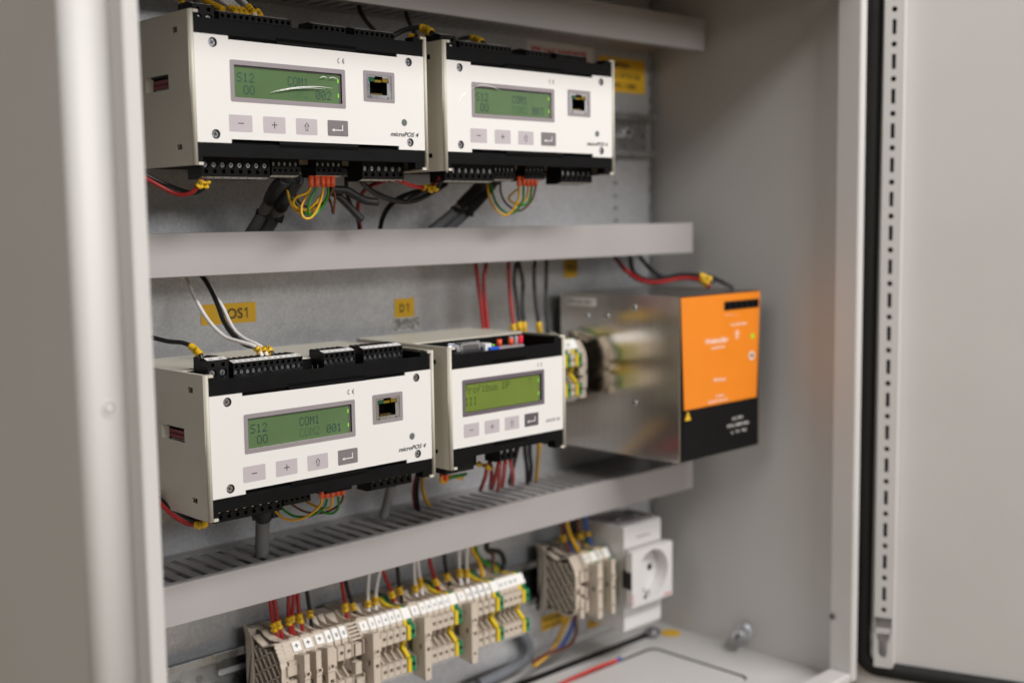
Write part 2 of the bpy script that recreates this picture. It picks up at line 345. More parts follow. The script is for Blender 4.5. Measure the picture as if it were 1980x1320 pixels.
# mounting plate
b = M(); b.box(-84, 573.5, YP, YP+3, -452, 170, 'zinc'); b.box(573.5, 577.5, YP-1.2, YP+8, -452, 170, 'rail_zinc')
mp = tag(build('mounting_plate', b, loc=(245, YP, -452)), 'mottled galvanised steel mounting plate covering the back of the cabinet', 'mounting plate')
b = M()
for z in (8, -14, -26, -38, -50): b.box(521, 526, YP-.5, YP, z-1.6, z+.8, 'steel_dark')
mkp = build('rivet_row', b, mp); mkp.location = Vector((-245, -YP, 452))*S

# ------------------------------------------------------------------ door
dv = Vector((0.326, -0.945, 0)); dn = Vector((-0.945, -0.326, 0)); H0 = Vector((600, -112, 0))
def DP(t, w, z): return tuple(H0+dv*t+dn*w+Vector((0, 0, z)))
door = bpy.data.objects.new('cabinet_door', None); COL.objects.link(door); door.parent = cabinet; door.location = Vector((600-245, -112, -20))*S
def dpart(name, mb, bevel=0, **k):
    mb.v = [(v[0]-600, v[1]+112, v[2]-ZF+20) for v in mb.v]; return build(name, mb, door, bevel=bevel, **k)
def dbox(mb, t0, t1, w0, w1, z0, z1, m):
    n = len(mb.v); mb.v += [DP(t, w, z) for t in (t0, t1) for w in (w0, w1) for z in (z0, z1)]
    for q in ((0, 1, 3, 2), (4, 6, 7, 5), (0, 4, 5, 1), (2, 3, 7, 6), (0, 2, 6, 4), (1, 5, 7, 3)):
        mb.f.append(tuple(n+i for i in q)); mb.mi.append(mb.idx(m)); mb.sm.append(False)
b = M(); dbox(b, -19.5, 640, -2, 0, ZF-16, 230, 'paint'); dpart('door_panel', b, .6)
b = M(); dbox(b, -4, 640, -26, -2.4, ZF-16, 230, 'paint'); dpart('door_edge', b, 2)
# gasket: tube of flattened section running down and then along the bottom
b = M(); path = [DP(-11.5, 2.2, 230), DP(-13, 2.2, -120), DP(-13.4, 2.2, -440)]
for i in range(7):
    a = math.radians(i*15); path.append(DP(-13.4+14*(1-math.cos(a)), 2.2, -441-14*math.sin(a)))
path += [DP(20, 2.2, -455.2), DP(620, 2.2, -455.2)]
k = len(b.v); N = len(path); n = 12
for i, q in enumerate(path):
    q = Vector(q); t = (Vector(path[min(i+1, N-1)])-Vector(path[max(i-1, 0)])).normalized(); side = dn.cross(t).normalized()
    for j in range(n):
        a = 2*math.pi*j/n; b.v.append(tuple(q+side*math.cos(a)*7.4+dn*math.sin(a)*5))
for i in range(N-1):
    for j in range(n):
        jj = (j+1) % n; b.f.append((k+i*n+j, k+i*n+jj, k+(i+1)*n+jj, k+(i+1)*n+j)); b.mi.append(b.idx('rubber')); b.sm.append(True)
dpart('gasket', b)
# perforated strip: channel 12 high with alternating holes and slots
b = M(); m_ = 'paint'
def Q(u, v, w): return DP(u, 12-w, v)
z = 124.1-28.95*2; zz = []
pit = 28.95
z = 124.1+pit*4
while z > -400:
    b.cell(Q, (-1.5, 13.6, z-pit/4, z+pit/4), circ(6.4, z, 2.35, 14), m_, 1.2, m_, None)
    zs_ = z-pit/2
    if z-pit > -402 or True:
        if zs_-pit/4 > -410: b.cell(Q, (-1.5, 13.6, zs_-pit/4, zs_+pit/4), rrect(4.7, 8.1, zs_-6.3, zs_+6.3, .5, 2), m_, 1.2, m_, None)
    zl = zs_-pit/4; z -= pit
zl = z+pit-pit/4 if False else zl
b.face([Q(-1.5, -413, 0), Q(13.6, -413, 0), Q(13.6, zl, 0), Q(-1.5, zl, 0)], m_)
b.face([Q(-1.5, -413, 12), Q(-1.5, -413, 0), Q(-1.5, 240, 0), Q(-1.5, 240, 12)], m_)
dbox(b, 13.6, 14.8, 0.1, 12, -436, 240, m_)
b.cell(Q, (-1.5, 13.6, -449, -413), [(2.0, -437), (4, -441), (8, -441), (9.8, -437), (9.8, -426), (12, -424), (12, -414), (0, -414), (0, -424), (2, -428)], m_, 2, m_, None)
dbox(b, 13.6, 14.8, 0.1, 12, -449, -436, m_); dbox(b, -1.5, 13.6, 0.1, 11.9, -450, -449, m_)
dbox(b, -.8, 13, 0.15, .3, -404, 240, 'void')
dpart('perforated_strip', b)

# ------------------------------------------------------------------ wiring ducts
def duct(z0, z1, xr, label):
    t = thing('wiring_duct', label, 'wiring duct', (-80, 60, z0), 'slotted grey wiring ducts across the mounting plate')
    x0 = -80
    def pp(n, mb, bevel=0):
        mb.v = [(v[0]+80, v[1]-60, v[2]-z0) for v in mb.v]; return build(n, mb, t, bevel=bevel)
    b = M(); b.box(x0, xr, 60, 61.6, z0, z1, 'duct'); b.box(x0, xr, 61.6, 68, z0, z0+1.3, 'duct'); b.box(x0, xr, 61.6, 68, z1-1.3, z1, 'duct'); pp('cover', b, .7)
    b = M(); b.box(x0, xr-1, YP-1.6, YP-.1, z0+(6 if z0 > 0 else 1), z1-1, 'duct_slots'); pp('base', b)
    for zz, sgn in ((z1-1.6, 1), (z0+(5.5 if z0 > 0 else 1.6), -1)):
        b = M(); pitch = 11.7; x = x0
        b.box(x0, xr-1, 119.5, YP-1.6, zz-.8*sgn, zz+.0*sgn, 'duct_slots')
        while x < xr-8:
            w = 6.9
            prof = [(x, zz-.9*sgn), (x+w, zz-.9*sgn), (x+w, zz-.2*sgn), (x+w-.9, zz), (x+.9, zz), (x, zz-.2*sgn)]
            b.prism(prof, 68.5, 119.5, 'duct_slots', 'y')
            b.box(x+.6, x+w-.6, 66.4, 68.5, min(zz-2.2*sgn, zz-.6*sgn), max(zz-2.2*sgn, zz-.6*sgn), 'duct_slots')
            x += pitch
        pp('slotted_wall', b)
    return t
def inner(z0, z1, n, label):  # tubes added inside the ducts to darken the slots and stop light leaks
    t = thing('filler_cables', label, 'cables', (-70, 95, z0), 'dark cable bundles lying in the wiring ducts'); b = M()
    for k in range(n):
        y = 72+k*(46/n); z = (z1-z0)*(.35+.18*math.sin(k*2.1))
        pts = [(-5+j*48, y-95+random.uniform(-3, 3), z+random.uniform(-2.5, 2.5)) for j in range(13)]
        b.tube(spline(pts, 4), 4.2, random.choice(['sleeve', 'grey', 'wire_black']), 8)
    build('sheath', b, t)
inner(-81.8, -53.6, 5, 'dark cables lying inside the middle wiring duct'); inner(-308.6, -281.4, 5, 'dark cables inside the lowest wiring duct, glimpsed through its slots')
duct(106.7, 136.2, 568.8, 'highest grey wiring duct, seen from below above the two upper modules')
duct(-81.8, -53.6, 551.8, 'middle grey wiring duct between the upper and lower rows of modules')
duct(-308.6, -281.4, 552.5, 'lowest grey wiring duct, its slotted top in view above the terminal row')

# ------------------------------------------------------------------ mounting rails
def rail(zc, x0, x1, label):
    t = thing('mounting_rail', label, 'mounting rail', (x0, YP, zc), 'zinc plated mounting rails')
    d = 15; b = M()
    prof = [(-1.3, -13.5), (-1.3, 13.5), (-d, 14.6), (-d, 20.3), (-d+1.2, 20.3), (-d+1.2, 15.8), (-.1, 14.8), (-.1, -14.8), (-d+1.2, -15.8), (-d+1.2, -20.3), (-d, -20.3), (-d, -14.6)]
    b.prism(prof, 0, x1-x0, 'rail_zinc'); build('rail_profile', b, t, bevel=.35)
    b = M()
    x = 20
    while x < x1-x0-30:
        b.prism(rrect(x, x+28, -3.2, 3.2, 3.1), -1.5, -1.34, 'steel_dark', 'y')
        b.prism(rrect(x+1.5, x+26.5, -2.2, 2.2, 2.1), -1.6, -1.5, 'zinc', 'y')
        b.cyl((x+42, -1.4, 0), (0, -1, 0), 3, .25, 'steel_dark'); x += 56
    build('slot_row', b, t)
    return t
r1 = rail(31.4, -60, 570, 'zinc mounting rail behind the two upper modules, its end showing at right')
b = M(); b.cyl((598, -1.4, 3), (0, -1, 0), 5.2, 3.2, 'silver'); b.cyl((598, -4.6, 3), (0, -1, 0), 2.2, .4, 'void'); build('screw', b, r1, bevel=.6)
rail(-183.3, -60, 560, 'zinc mounting rail behind the lower modules and the power supply')
rail(-378.8, -60, 560, 'zinc mounting rail carrying the beige terminal row near the floor')

# ------------------------------------------------------------------ labels and signs on the plate
def sign(name, label, cat, x0, x1, z0, z1, m, lines, ink='ink', tilt=0.0, yy=YP):
    t = thing(name, label, cat, ((x0+x1)/2, yy, (z0+z1)/2)); w, h = (x1-x0)/2, (z1-z0)/2
    b = M(); b.box(-w, w, -.5, -.05, -h, h, m); build('plate', b, t)
    b = M()
    for s_, x, z, sz, wd_ in lines:
        if s_ == '\x01': one(b, x-(x0+x1)/2, z-(z0+z1)/2, sz, ink, -.62)
        else: text(b, s_, x-(x0+x1)/2, z-(z0+z1)/2, sz, ink, -.62, bold=(.05 if ink == 'warn_red' else .02), width=wd_)
    if b.v: build('lettering', b, t)
    t.rotation_euler = (0, math.radians(tilt), 0); return t
sign('yellow_label', 'yellow label reading POS1 on the plate above the lower left module', 'label', 71.8, 117.2, -120.8, -105.9, 'label_yellow', [('POS', 87.5, -117.2, 7.6, 18.5), ('\x01', 107.3, -117.2, 7.6, 0)], tilt=.3)
sign('yellow_label', 'small yellow label reading D1 above the gateway module', 'label', 248.2, 268.8, -127.0, -111.5, 'label_yellow', [('D', 253.3, -122.6, 6.8, 5.0), ('\x01', 260.3, -122.6, 6.8, 0)])
sign('yellow_label', 'tiny yellow label on the plate left above the power supply', 'label', 450, 468, -103, -86, 'label_yellow', [('T1', 454, -98, 6.5, 9)])
s_ = sign('grey_sticker', 'grey speckled sticker just below the D1 label', 'sticker', 245.6, 275, -138.2, -127.2, 'strip_white', [])
b = M()
for i in range(46):
    for j in range(14):
        if random.random() < .55: b.box(-14+i*.61, -14+i*.61+.5, -.62, -.5, -5+j*.7, -5+j*.7+.6, 'ink')
build('speckles', b, s_)
sign('white_sign', 'white sign with red capitals behind the upper right module', 'sign', 404.5, 493, 62, 111, 'strip_white', [('FILW MOBEL', 410, 96.5, 9, 76), ('NOSTI 15 A', 410, 84, 8, 76)], 'warn_red')
sign('yellow_label', 'large yellow label with three lines right of the upper right module', 'label', 500.6, 567.5, 72.5, 105, 'label_yellow', [('MP200', 520, 95.5, 5, 24), ('CU 07/0156', 514, 86, 5, 46), ('VN 1380', 520, 76.5, 5, 34)])
sign('yellow_label', 'yellow label with two lines left below the small terminal group', 'label', 414.7, 452, -434, -419.5, 'label_yellow', [('PS20100VA', 417, -426, 4.2, 32), ('10VA/2A', 417, -432.5, 4.2, 26)], tilt=-1)
sign('yellow_label', 'yellow label half hidden behind the bottom of the power socket', 'label', 479, 506, -448, -434, 'label_yellow', [('XS 20', 482, -443, 4.6, 18)])

# ================================================================== modules
def xz_box(b, x0, x1, z0, z1, y0, y1, m): return b.box(x0, x1, y0, y1, z0, z1, m)
def screw_head(b, x, z, y, r, kind='cross', m='silver', d=(0, -1, 0)):
    b.cyl((x, y+.8, z), d, r, .9, m, 18, r2=r*.9)
    a = random.random()*3
    for q in ((0, 1) if kind == 'cross' else (0,)):
        t = a+q*math.pi/2; c, s_ = math.cos(t), math.sin(t); L, w = r*.7, r*.11; y1 = y-.13
        b.face([(x+c*L-s_*w, y1, z+s_*L+c*w), (x+c*L+s_*w, y1, z+s_*L-c*w), (x-c*L+s_*w, y1, z-s_*L-c*w), (x-c*L-s_*w, y1, z-s_*L+c*w)], 'void')
def plug(parent, x0, x1, n, up=True, y=15.6, big=False, strip=True, nums=None, screw='slot', zb=-19.2):
    """pluggable black terminal connector; front face with a row of square wire cells and a row of round screw wells"""
    b = M(); p = (x1-x0)/n; m = 'connector'
    if up:
        zt, zb = (82.8 if big else 79.8), 64.0; zs = zt-(2.8 if big else 2.1); zr = zs-(5.2 if big else 3.8); rr = min(p*.41, 2.6); sq = min(1.2, p*.25)
    else:
        zt = -4.0; zs, zr = zb+3.0, zb+7.0; rr = min(p*.38, 2.1); sq = p*.2
    mid = (zs+zr)/2
    for i in range(n):
        c = x0+p*(i+.5)
        hi, lo = ((zs, zr) if up else (zr, zs))
        def put(zz, lo_, hi_):
            if zz == zs: b.cell(XZ(y), (c-p/2, c+p/2, lo_, hi_), [(c-sq, zz-sq), (c+sq, zz-sq), (c+sq, zz+sq), (c-sq, zz+sq)], m, 3, m, 'void')
            else: b.cell(XZ(y), (c-p/2, c+p/2, lo_, hi_), circ(c, zz, rr, 14), m, 2.2, m, 'void')
        msp = mid+(.3 if up else -.1)
        if up: put(zs, msp, zt); put(zr, zr-rr-.9, msp)
        else: put(zr, msp, zr+rr+.6); put(zs, zb, msp)
    zlow = zr-rr-.9 if up else zb; zhigh = zt if up else zr+rr+.6
    if up: b.face([(x0, y, zb), (x1, y, zb), (x1, y, zlow), (x0, y, zlow)], m)
    else: b.face([(x0, y, zhigh), (x1, y, zhigh), (x1, y, zt), (x0, y, zt)], m)
    d = 17
    if up:
        prof = [(y, zb), (y, zt), (y+5.6, zt+1.5), (y+6, zt+1.0), (y+d, zt+1.2), (y+d, zb)]
    else:
        prof = [(y, zt), (y, zb), (y+5.0, zb-1.3), (y+d, zb-1.5), (y+d, zt)]
    for xx in (x0, x1): b.face([(xx, *q) for q in prof], m)
    for i in range(1, len(prof)-1): b.face([(x0, *prof[i]), (x1, *prof[i]), (x1, *prof[i+1]), (x0, *prof[i+1])], m)
    if up:
        for i in range(n): b.box(x0+p*i+.5, x0+p*i+p*.55, y+7, y+d-.4, zt+1.0, zt+1.8, m)
    pl = build('terminal_plug', b, parent)
    b = M()
    for i in range(n): screw_head(b, x0+p*(i+.5), zr, y+1.3, rr*.8, screw)
    build('screw_row', b, pl)
    if strip:
        b = M(); o = .12
        if up: A, B = (y+.4, zt+.1+o), (y+5.2, zt+1.38+o)
        else: A, B = (y+.3, zb-.08-o), (y+4.7, zb-1.2-o)
        for i in range(1): b.face([(x0+.3, *A), (x1-.3, *A), (x1-.3, *B), (x0+.3, *B)], 'strip_white')
        st = build('marking_strip', b, pl)
        b = M(); nums = nums or range(1, n+1)
        for i, q in enumerate(nums):
            c = x0+p*(i+.5); L = Vector((0, B[0]-A[0], B[1]-A[1])).normalized()
            nrm = Vector((0, -L.z, L.y))*(0.06 if up else -0.06)
            if up: f = lambda a, h: tuple(Vector((c-(a-c), A[0], A[1]))+L*(3.9-h)+nrm)      # written to be read from above
            else: f = lambda a, h: tuple(Vector((a, A[0], A[1]))+L*(3.6-h)+nrm)
            text(b, str(q), c, .7, min(2.3, p*.5), 'ink', 0, plane=f, anchor='c', bold=.01)
        build('lettering', b, pl)
    return pl
def ce_mark(b, x, z, h, m, y=-.14):
    r = h/2; w = h*.13
    for k, cx in enumerate((x+r, x+r*3.1)):
        for i in range(10):
            a0, a1 = math.radians(100+16*i), math.radians(100+16*(i+1))
            P = lambda a, q: (cx+q*math.cos(a), y, z+r+q*math.sin(a))
            b.face([P(a0, r), P(a1, r), P(a1, r-w), P(a0, r-w)], m)
    cx = x+r*3.1; b.face([(cx-r+w, y, z+r-w/2), (cx-.15*r, y, z+r-w/2), (cx-.15*r, y, z+r+w/2), (cx-r+w, y, z+r+w/2)], m)
def glyph(b, kind, cx, cz, m, y):
    def q(x0, x1, z0, z1): b.face([(cx+x0, y, cz+z0), (cx+x1, y, cz+z0), (cx+x1, y, cz+z1), (cx+x0, y, cz+z1)], m)
    if kind == '-': q(-2.0, 2.0, -.28, .28)
    if kind == '+': q(-2.0, 2.0, -.28, .28); q(-.28, .28, .28, 2.0); q(-.28, .28, -2.0, -.28)
    if kind == 'up':
        pts = [(-1, -2.6), (1, -2.6), (1, .2), (2, .2), (0, 2.6), (-2, .2), (-1, .2)]; inn = [(-.6, -2.2), (.6, -2.2), (.6, .6), (1.2, .6), (0, 2.0), (-1.2, .6), (-.6, .6)]
        for i in range(7):
            j = (i+1) % 7; b.face([(cx+a, y, cz+c) for a, c in (pts[i], pts[j], inn[j], inn[i])], m)
    if kind == 'enter':
        q(-3.4, 4.2, -1.5, -.9); q(3.6, 4.2, -.9, 2.2)
        b.face([(cx-4.6, y, cz-1.2), (cx-2.6, y, cz-.1), (cx-2.6, y, cz-2.3)], m)
def side_plate(name_x, x0, x1, T, y1, z0, z1, outer_left, red=True):
    """cream end plate of a module with rounded front edge, small lips, and its cut-outs"""
    b = M(); m = 'beige'; xo = x0 if outer_left else x1; xi = x1 if outer_left else x0; sg = 1 if outer_left else -1
    P = lambda u, v, w: (xo+sg*w, u, v)
    ya = 1.0
    if outer_left and red:
        cells = [((ya, 24, -8, 2.5), [(13.2, -3.9), (19.6, -3.9), (19.6, -.7), (13.2, -.7)]), ((ya, 24, 62, 70), [(13.5, 64.4), (19.7, 64.4), (19.7, 68), (13.5, 68)]),
                 ((24, 60, 28, 45), [(26, 32.2), (54.5, 32.2), (54.5, 41.4), (26, 41.4)])]
        for r_, h_ in cells: b.cell(P, r_, h_, m, 2.6, m, None)
        def R(u0, u1, v0, v1): b.face([P(u0, v0, 0), P(u1, v0, 0), P(u1, v1, 0), P(u0, v1, 0)], m)
        R(ya, 24, z0, -8); R(ya, 24, 2.5, 62); R(ya, 24, 70, z1); R(24, y1, z0, 28); R(24, 60, 45, z1); R(60, y1, 28, z1); R(24, 24.001, 28, 45)
    elif outer_left:
        for r_, h_ in (((ya, 24, -10, 4), [(13.2, -4.6), (19.6, -4.6), (19.6, -1.4), (13.2, -1.4)]), ((ya, 24, 58, 66), [(13.5, 60.4), (19.7, 60.4), (19.7, 64), (13.5, 64)])): b.cell(P, r_, h_, m, 2.6, m, None)
        def R(u0, u1, v0, v1): b.face([P(u0, v0, 0), P(u1, v0, 0), P(u1, v1, 0), P(u0, v1, 0)], m)
        R(ya, 24, z0, -10); R(ya, 24, 4, 58); R(ya, 24, 66, z1); R(24, y1, z0, z1)
    else: b.face([P(ya, z0, 0), P(y1, z0, 0), P(y1, z1, 0), P(ya, z1, 0)], m)
    b.face([(xo, ya, z1), (xo, y1, z1), (xi, y1, z1), (xi, ya, z1)], m); b.face([(xo, ya, z0), (xo, y1, z0), (xi, y1, z0), (xi, ya, z0)], m)
    b.face([(xi, ya, z0), (xi, 14, z0), (xi, 14, z1), (xi, ya, z1)], m)
    # rounded front edge
    pr = [(xo, ya), (xo+sg*.25, -.1), (xo+sg*.9, -.9), (xo+sg*1.8, -1.1), (xi-sg*.2, -.7), (xi, ya)]
    for i in range(len(pr)-1): b.face([(*pr[i], z0), (*pr[i+1], z0), (*pr[i+1], z1), (*pr[i], z1)], m, True)
    for zz in (z0, z1): b.face([(*q, zz) for q in pr], m)
    # corner lips wrapping inward
    L = 3.2
    for zz, s_ in ((z0, 1), (z1, -1)):
        b.box(min(xi, xi+sg*L), max(xi, xi+sg*L), -.9, 3.2, min(zz, zz+s_*1.7), max(zz, zz+s_*1.7), m)
    o = build('end_plate', b, T, merge=True)
    if outer_left and red:
        b = M(); b.box(x1+.2, x1+.8, 24.5, 58, 30, 44, 'void'); b.box(x1-.9, x1+.15, 26.6, 48, 33.6, 38.9, 'red_part')
        for i in range(7): b.box(x1-1.0, x1-.2, 27.4+i*2.8, 28.4+i*2.8, 32.7, 33.3, 'silver')
        b.box(x1-1.3, x1+.15, 26.6, 50, 40.2, 41.2, 'connector'); b.box(x1-1.6, x1-.9, 27, 48, 36.2, 36.35, 'void')
        # bevelled guide behind the opening
        b.prism([(x0+.1, 54.4), (x0+.1, 60), (x1, 50)], 32.3, 41.3, 'beige', 'z'); build('switch_block', b, o)
    if outer_left:
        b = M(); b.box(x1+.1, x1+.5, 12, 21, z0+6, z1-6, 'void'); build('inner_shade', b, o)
    return o
def body(T, Wd, z1, zb, recess_top=33.0, yb=110.0, front_top=72.6, z_bot=-8.5, slots=True, plate_top=63.1, plate_bot=0.0, tw=1):
    b = M()
    # rear housing cream
    b.box(.05, Wd-.05, recess_top, yb, zb+3, z1, 'beige'); build('rear_housing', b, T, bevel=.8)
    b = M(); m = 'black'
    b.box(.05, Wd-.05, 12.5, recess_top-.1, plate_bot+2, plate_top+2.4, m); b.box(.05, Wd-.05, 1.4, 12.4, plate_top-.8, plate_top+2.4, m); b.box(.05, Wd-.05, 3.0, 12.4, plate_bot-2, plate_bot+1.2, m); b.box(Wd-1.3, Wd-.1, 9.1, recess_top-1.7, plate_top+5, z1-1.5, m); b.box(.1, 1.3, 9.1, recess_top-1.7, plate_top+5, z1-1.5, m)                       # core behind the faceplate
    b.box(.05, Wd-.05, .35, 3.0, plate_top+.1, front_top, m)                 # upper front band
    b.box(.05, Wd-.05, .35, 3.0, z_bot, plate_bot-.1, m)
    for x0, x1 in ((.05, 3.8), (Wd-8.5, Wd-.05)): b.box(x0, x1, .5, 9, front_top-4, z1-.4, m); b.box(x0, x1, .5, 9, zb+.5, z_bot+3, m)
    b.box(.05, Wd-.05, 3.1, recess_top-.15, plate_top-3, plate_top+4, m)
    b.box(.05, Wd-.05, 3.1, recess_top+4, z_bot+5, z_bot+8, m)
    b.box(.05, Wd-.05, recess_top-1.6, recess_top-.12, plate_top+4, z1-.8, m)
    b.box(1, Wd-1, recess_top-2, recess_top+60, zb+1.5, zb+2.9, m)
    if slots:
        a0, a1 = slots
        b.box(a0[0]+.1, a0[1]-.1, -.05, 1.2, plate_top-2, plate_top+.05, m); b.box(a0[0]+.1, a0[1]-.1, -.05, 1.2, plate_bot+.05, plate_bot+2.3, m)
    o = build('front_frame', b, T, bevel=.3, seg=1)
    return o
def lcd_unit(T, x0, x1, z0, z1, bz, bezelmat, lcdmat, lines, scale=1):
    B = M(); B.cell(XZ(-.12), (x0-bz+.0, x1+bz, z0-bz, z1+bz), rrect(x0, x1, z0, z1, .35, 2), bezelmat, .2, bezelmat, None)
    # round the outer corners of the printed frame
    B = M(); o = rrect(x0-bz, x1+bz, z0-bz, z1+bz, 1.0, 4); i = rrect(x0, x1, z0, z1, .3, 4); n = len(o)
    for k in range(n):
        j = (k+1) % n; B.face([(o[k][0], -.12, o[k][1]), (o[j][0], -.12, o[j][1]), (i[j][0], -.12, i[j][1]), (i[k][0], -.12, i[k][1])], bezelmat)
        B.face([(i[k][0], -.12, i[k][1]), (i[j][0], -.12, i[j][1]), (i[j][0], 1.6, i[j][1]), (i[k][0], 1.6, i[k][1])], bezelmat)
    f = build('display_bezel', B, T)
    B = M(); B.face([(x0-.5, 1.5, z0-.5), (x1+.5, 1.5, z0-.5), (x1+.5, 1.5, z1+.5), (x0-.5, 1.5, z1+.5)], lcdmat)
    d = build('display', B, T)
    B = M()
    for dz in (.28, .76):
        c = z0+(z1-z0)*dz; h = (z1-z0)*.085
        B.prism([(x1-2.2, c-h*.9), (x1-1.6, c-h*.8), (x1-1.3, c), (x1-1.6, c+h*.8), (x1-2.2, c+h*.9), (x1-2.4, c)], 1.35, 1.48, 'glow', 'y')
    build('backlight_lamp', B, d)
    B = M(); B.box(x1-1.2, x1+.4, 1.30, 1.48, z0-.4, z1+.4, 'bezel_dark'); B.box(x0-.4, x1+.4, 1.30, 1.47, z1-.9, z1+.4, 'bezel_dark'); build('display_edge', B, d)
    for s_, x, z, p_, h_, m_, zp in lines: B = M(); dots(B, s_, x, z, p_, h_, m_, 1.42, zp); build('lettering', B, d)
    return d
def buttons(T, xs, w, z0, z1, mats):
    for i, (x, g) in enumerate(zip(xs, ('-', '+', 'up', 'enter'))):
        B = M(); B.prism(rrect(x, x+w, z0, z1, .7), -.12, .0, mats[0] if i < 3 else mats[1], 'y'); o = build('push_button', B, T)
        B = M(); glyph(B, g, x+w/2+(0 if g != 'enter' else -.2), (z0+z1)/2, 'ink' if i < 3 else 'ink_white', -.16); build('symbol', B, o)
def position_module(label, loc, value):
    T = thing('display_module', label, 'module', loc, 'cream and black display modules of the wider kind')
    Wd = 174.0; zt, zb = 76.4, -13.4
    side_plate('l', -3.0, -.2, T, 108, zb, zt, True); side_plate('r', Wd+.2, Wd+2.9, T, 108, zb, zt, False)
    body(T, Wd, zt-.1, zb, slots=((56.5, 117.3), None))
    # faceplate of five pieces around its openings, one mesh
    b = M(); f = XZ(0); m = 'faceplate'
    for x0, x1, cx in ((0.15, 22.9, 12.5), (151.2, Wd-.15, 161)):
        b.cell(f, (x0, x1, 0.0, 31.5), circ(cx, 5.0, 2.9), m, 2.6, 'bezel_dark', None); b.cell(f, (x0, x1, 31.5, 63.1), circ(cx, 58.6, 2.9), m, 2.6, 'bezel_dark', None)
    b.cell(f, (22.9, 115, 2.4, 61.1), rrect(26.1, 105.1, 27.5, 46.7, .35, 2), m, 1.2, m, None)
    b.cell(f, (115, 151.2, 2.4, 61.1), rrect(125.0, 145.8, 32.7, 48.0, .3, 2), m, 1.2, m, None)
    out = [(0.15, 0), (22.9, 0), (22.9, 2.4), (151.2, 2.4), (151.2, 0), (Wd-.15, 0), (Wd-.15, 63.1), (151.2, 63.1), (151.2, 61.1), (22.9, 61.1), (22.9, 63.1), (.15, 63.1)]
    for i in range(12):
        p, q = out[i], out[(i+1) % 12]; b.face([(p[0], 0, p[1]), (q[0], 0, q[1]), (q[0], 1.3, q[1]), (p[0], 1.3, p[1])], m)
    fp = build('faceplate', b, T)
    for cx, cz in ((12.5, 58.6), (161, 58.6), (12.5, 5.0), (161, 5.0)):
        b = M(); screw_head(b, cx, cz, 1.2, 2.3); b.cyl((cx, 2.5, cz), (0, 1, 0), 2.9, .1, 'void'); build('screw', b, T)
    # upper recess in the band: dark slot
    b = M(); b.box(56.5, 117.3, .2, .36, 61.2, 65.0, 'void'); build('latch_slot', b, T)
    b = M(); b.box(56.5, 117.3, .2, .36, -1.6, 2.2, 'void'); build('latch_slot', b, T)
    L = [('S12', 28.8, 36.9, 4.25, 5.6, 'lcd_ink', True), ('00', 33.2, 29.6, 4.25, 5.6, 'lcd_ink', True), ('COM1', 65.0, 36.9, 4.0, 5.6, 'lcd_ink', True),
         ('COM2', 65.0, 29.6, 4.0, 5.6, 'lcd_ink_faint', True), (value, 85.8, 29.6, 4.2, 5.6, 'lcd_ink', False)]
    lcd_unit(T, 26.1, 105.1, 27.5, 46.7, 2.8, 'bezel', 'lcd', L)
    buttons(T, (21.6, 45.3, 69.1, 93.1), 16.0, 7.0, 17.0, ('button', 'button_dark'))
    # network jack
    b = M(); o = rrect(122.4, 148.4, 30.4, 50.5, 1.0, 4); i_ = rrect(125.0, 145.8, 32.7, 48.0, .3, 4)
    for k in range(len(o)):
        j = (k+1) % len(o); b.face([(o[k][0], -.12, o[k][1]), (o[j][0], -.12, o[j][1]), (i_[j][0], -.12, i_[j][1]), (i_[k][0], -.12, i_[k][1])], 'bezel')
    jk = build('jack_frame', b, T)
    b = M(); b.cell(XZ(.25), (125.1, 145.7, 32.8, 47.9), [(127.9, 35.2), (142.3, 35.2), (142.3, 43.4), (143.6, 43.4), (143.6, 46.4), (138.6, 46.4), (138.6, 47.3), (132.2, 47.3), (132.2, 46.4), (127.0, 46.4), (127.0, 43.4), (127.9, 43.4)], 'silver', 11, 'connector', 'void')
    for c in (127.6, 142.4): b.box(c, c+1.2, .0, .25, 32.9, 34.3, 'steel_dark')
    build('jack_shell', b, jk)
    b = M(); b.box(127.2, 131.8, .5, 3, 43.8, 46.3, 'jack_green'); build('jack_lamp', b, jk)
    b = M(); b.box(138.8, 143.4, .5, 3, 43.8, 46.3, 'jack_yellow'); b.box(133, 138.6, 1.6, 3.6, 43.6, 45.2, 'jack_yellow'); build('jack_lamp', b, jk)
    b = M()
    for i in range(8): b.box(130+i*1.2, 130.5+i*1.2, 1.6, 5, 35.3, 36.4, 'gold')
    build('contacts', b, jk)
    b = M(); b.cyl((156.1, .0, 18.1), (0, -1, 0), 2.35, .14, 'led_off', 22); build('status_lamp', b, T)
    b = M(); text(b, 'microPOS 4', 144.0, 8.8, 2.9, 'ink', -.14, shear=.28, bold=.028, width=24.4); build('lettering', b, fp); b = M(); ce_mark(b, 102.2, 53.1, 3.6, 'ink')
    build('lettering', b, fp)
    plug(T, 8.8, 23.4, 2, True, big=True, nums=(27, 28)); plug(T, 26.8, 78.4, 12, True, nums=range(26, 14, -1)); plug(T, 96.4, 122.2, 6, True, y=17.5, nums=range(14, 8, -1)); plug(T, 129.2, 163.4, 8, True, y=17.5, nums=range(8, 0, -1))
    plug(T, 11.4, 59.4, 8, False, y=16.5, screw='cross'); plug(T, 62.2, 83.2, 5, False, y=18.5, zb=-17.6); plug(T, 99.8, 121.2, 5, False, y=24.0, zb=-16.9); plug(T, 133, 169.0, 6, False, y=17.5)
    b = M()
    for x in (84.5, 88.7): b.box(x, x+.5, 14, 14.5, 66, 73.4, 'silver')
    build('contact_pin', b, T)
    return T
mA = position_module('upper left display module, its screen reading 002, beside the cabinet edge', (0, 0, 0), '002')
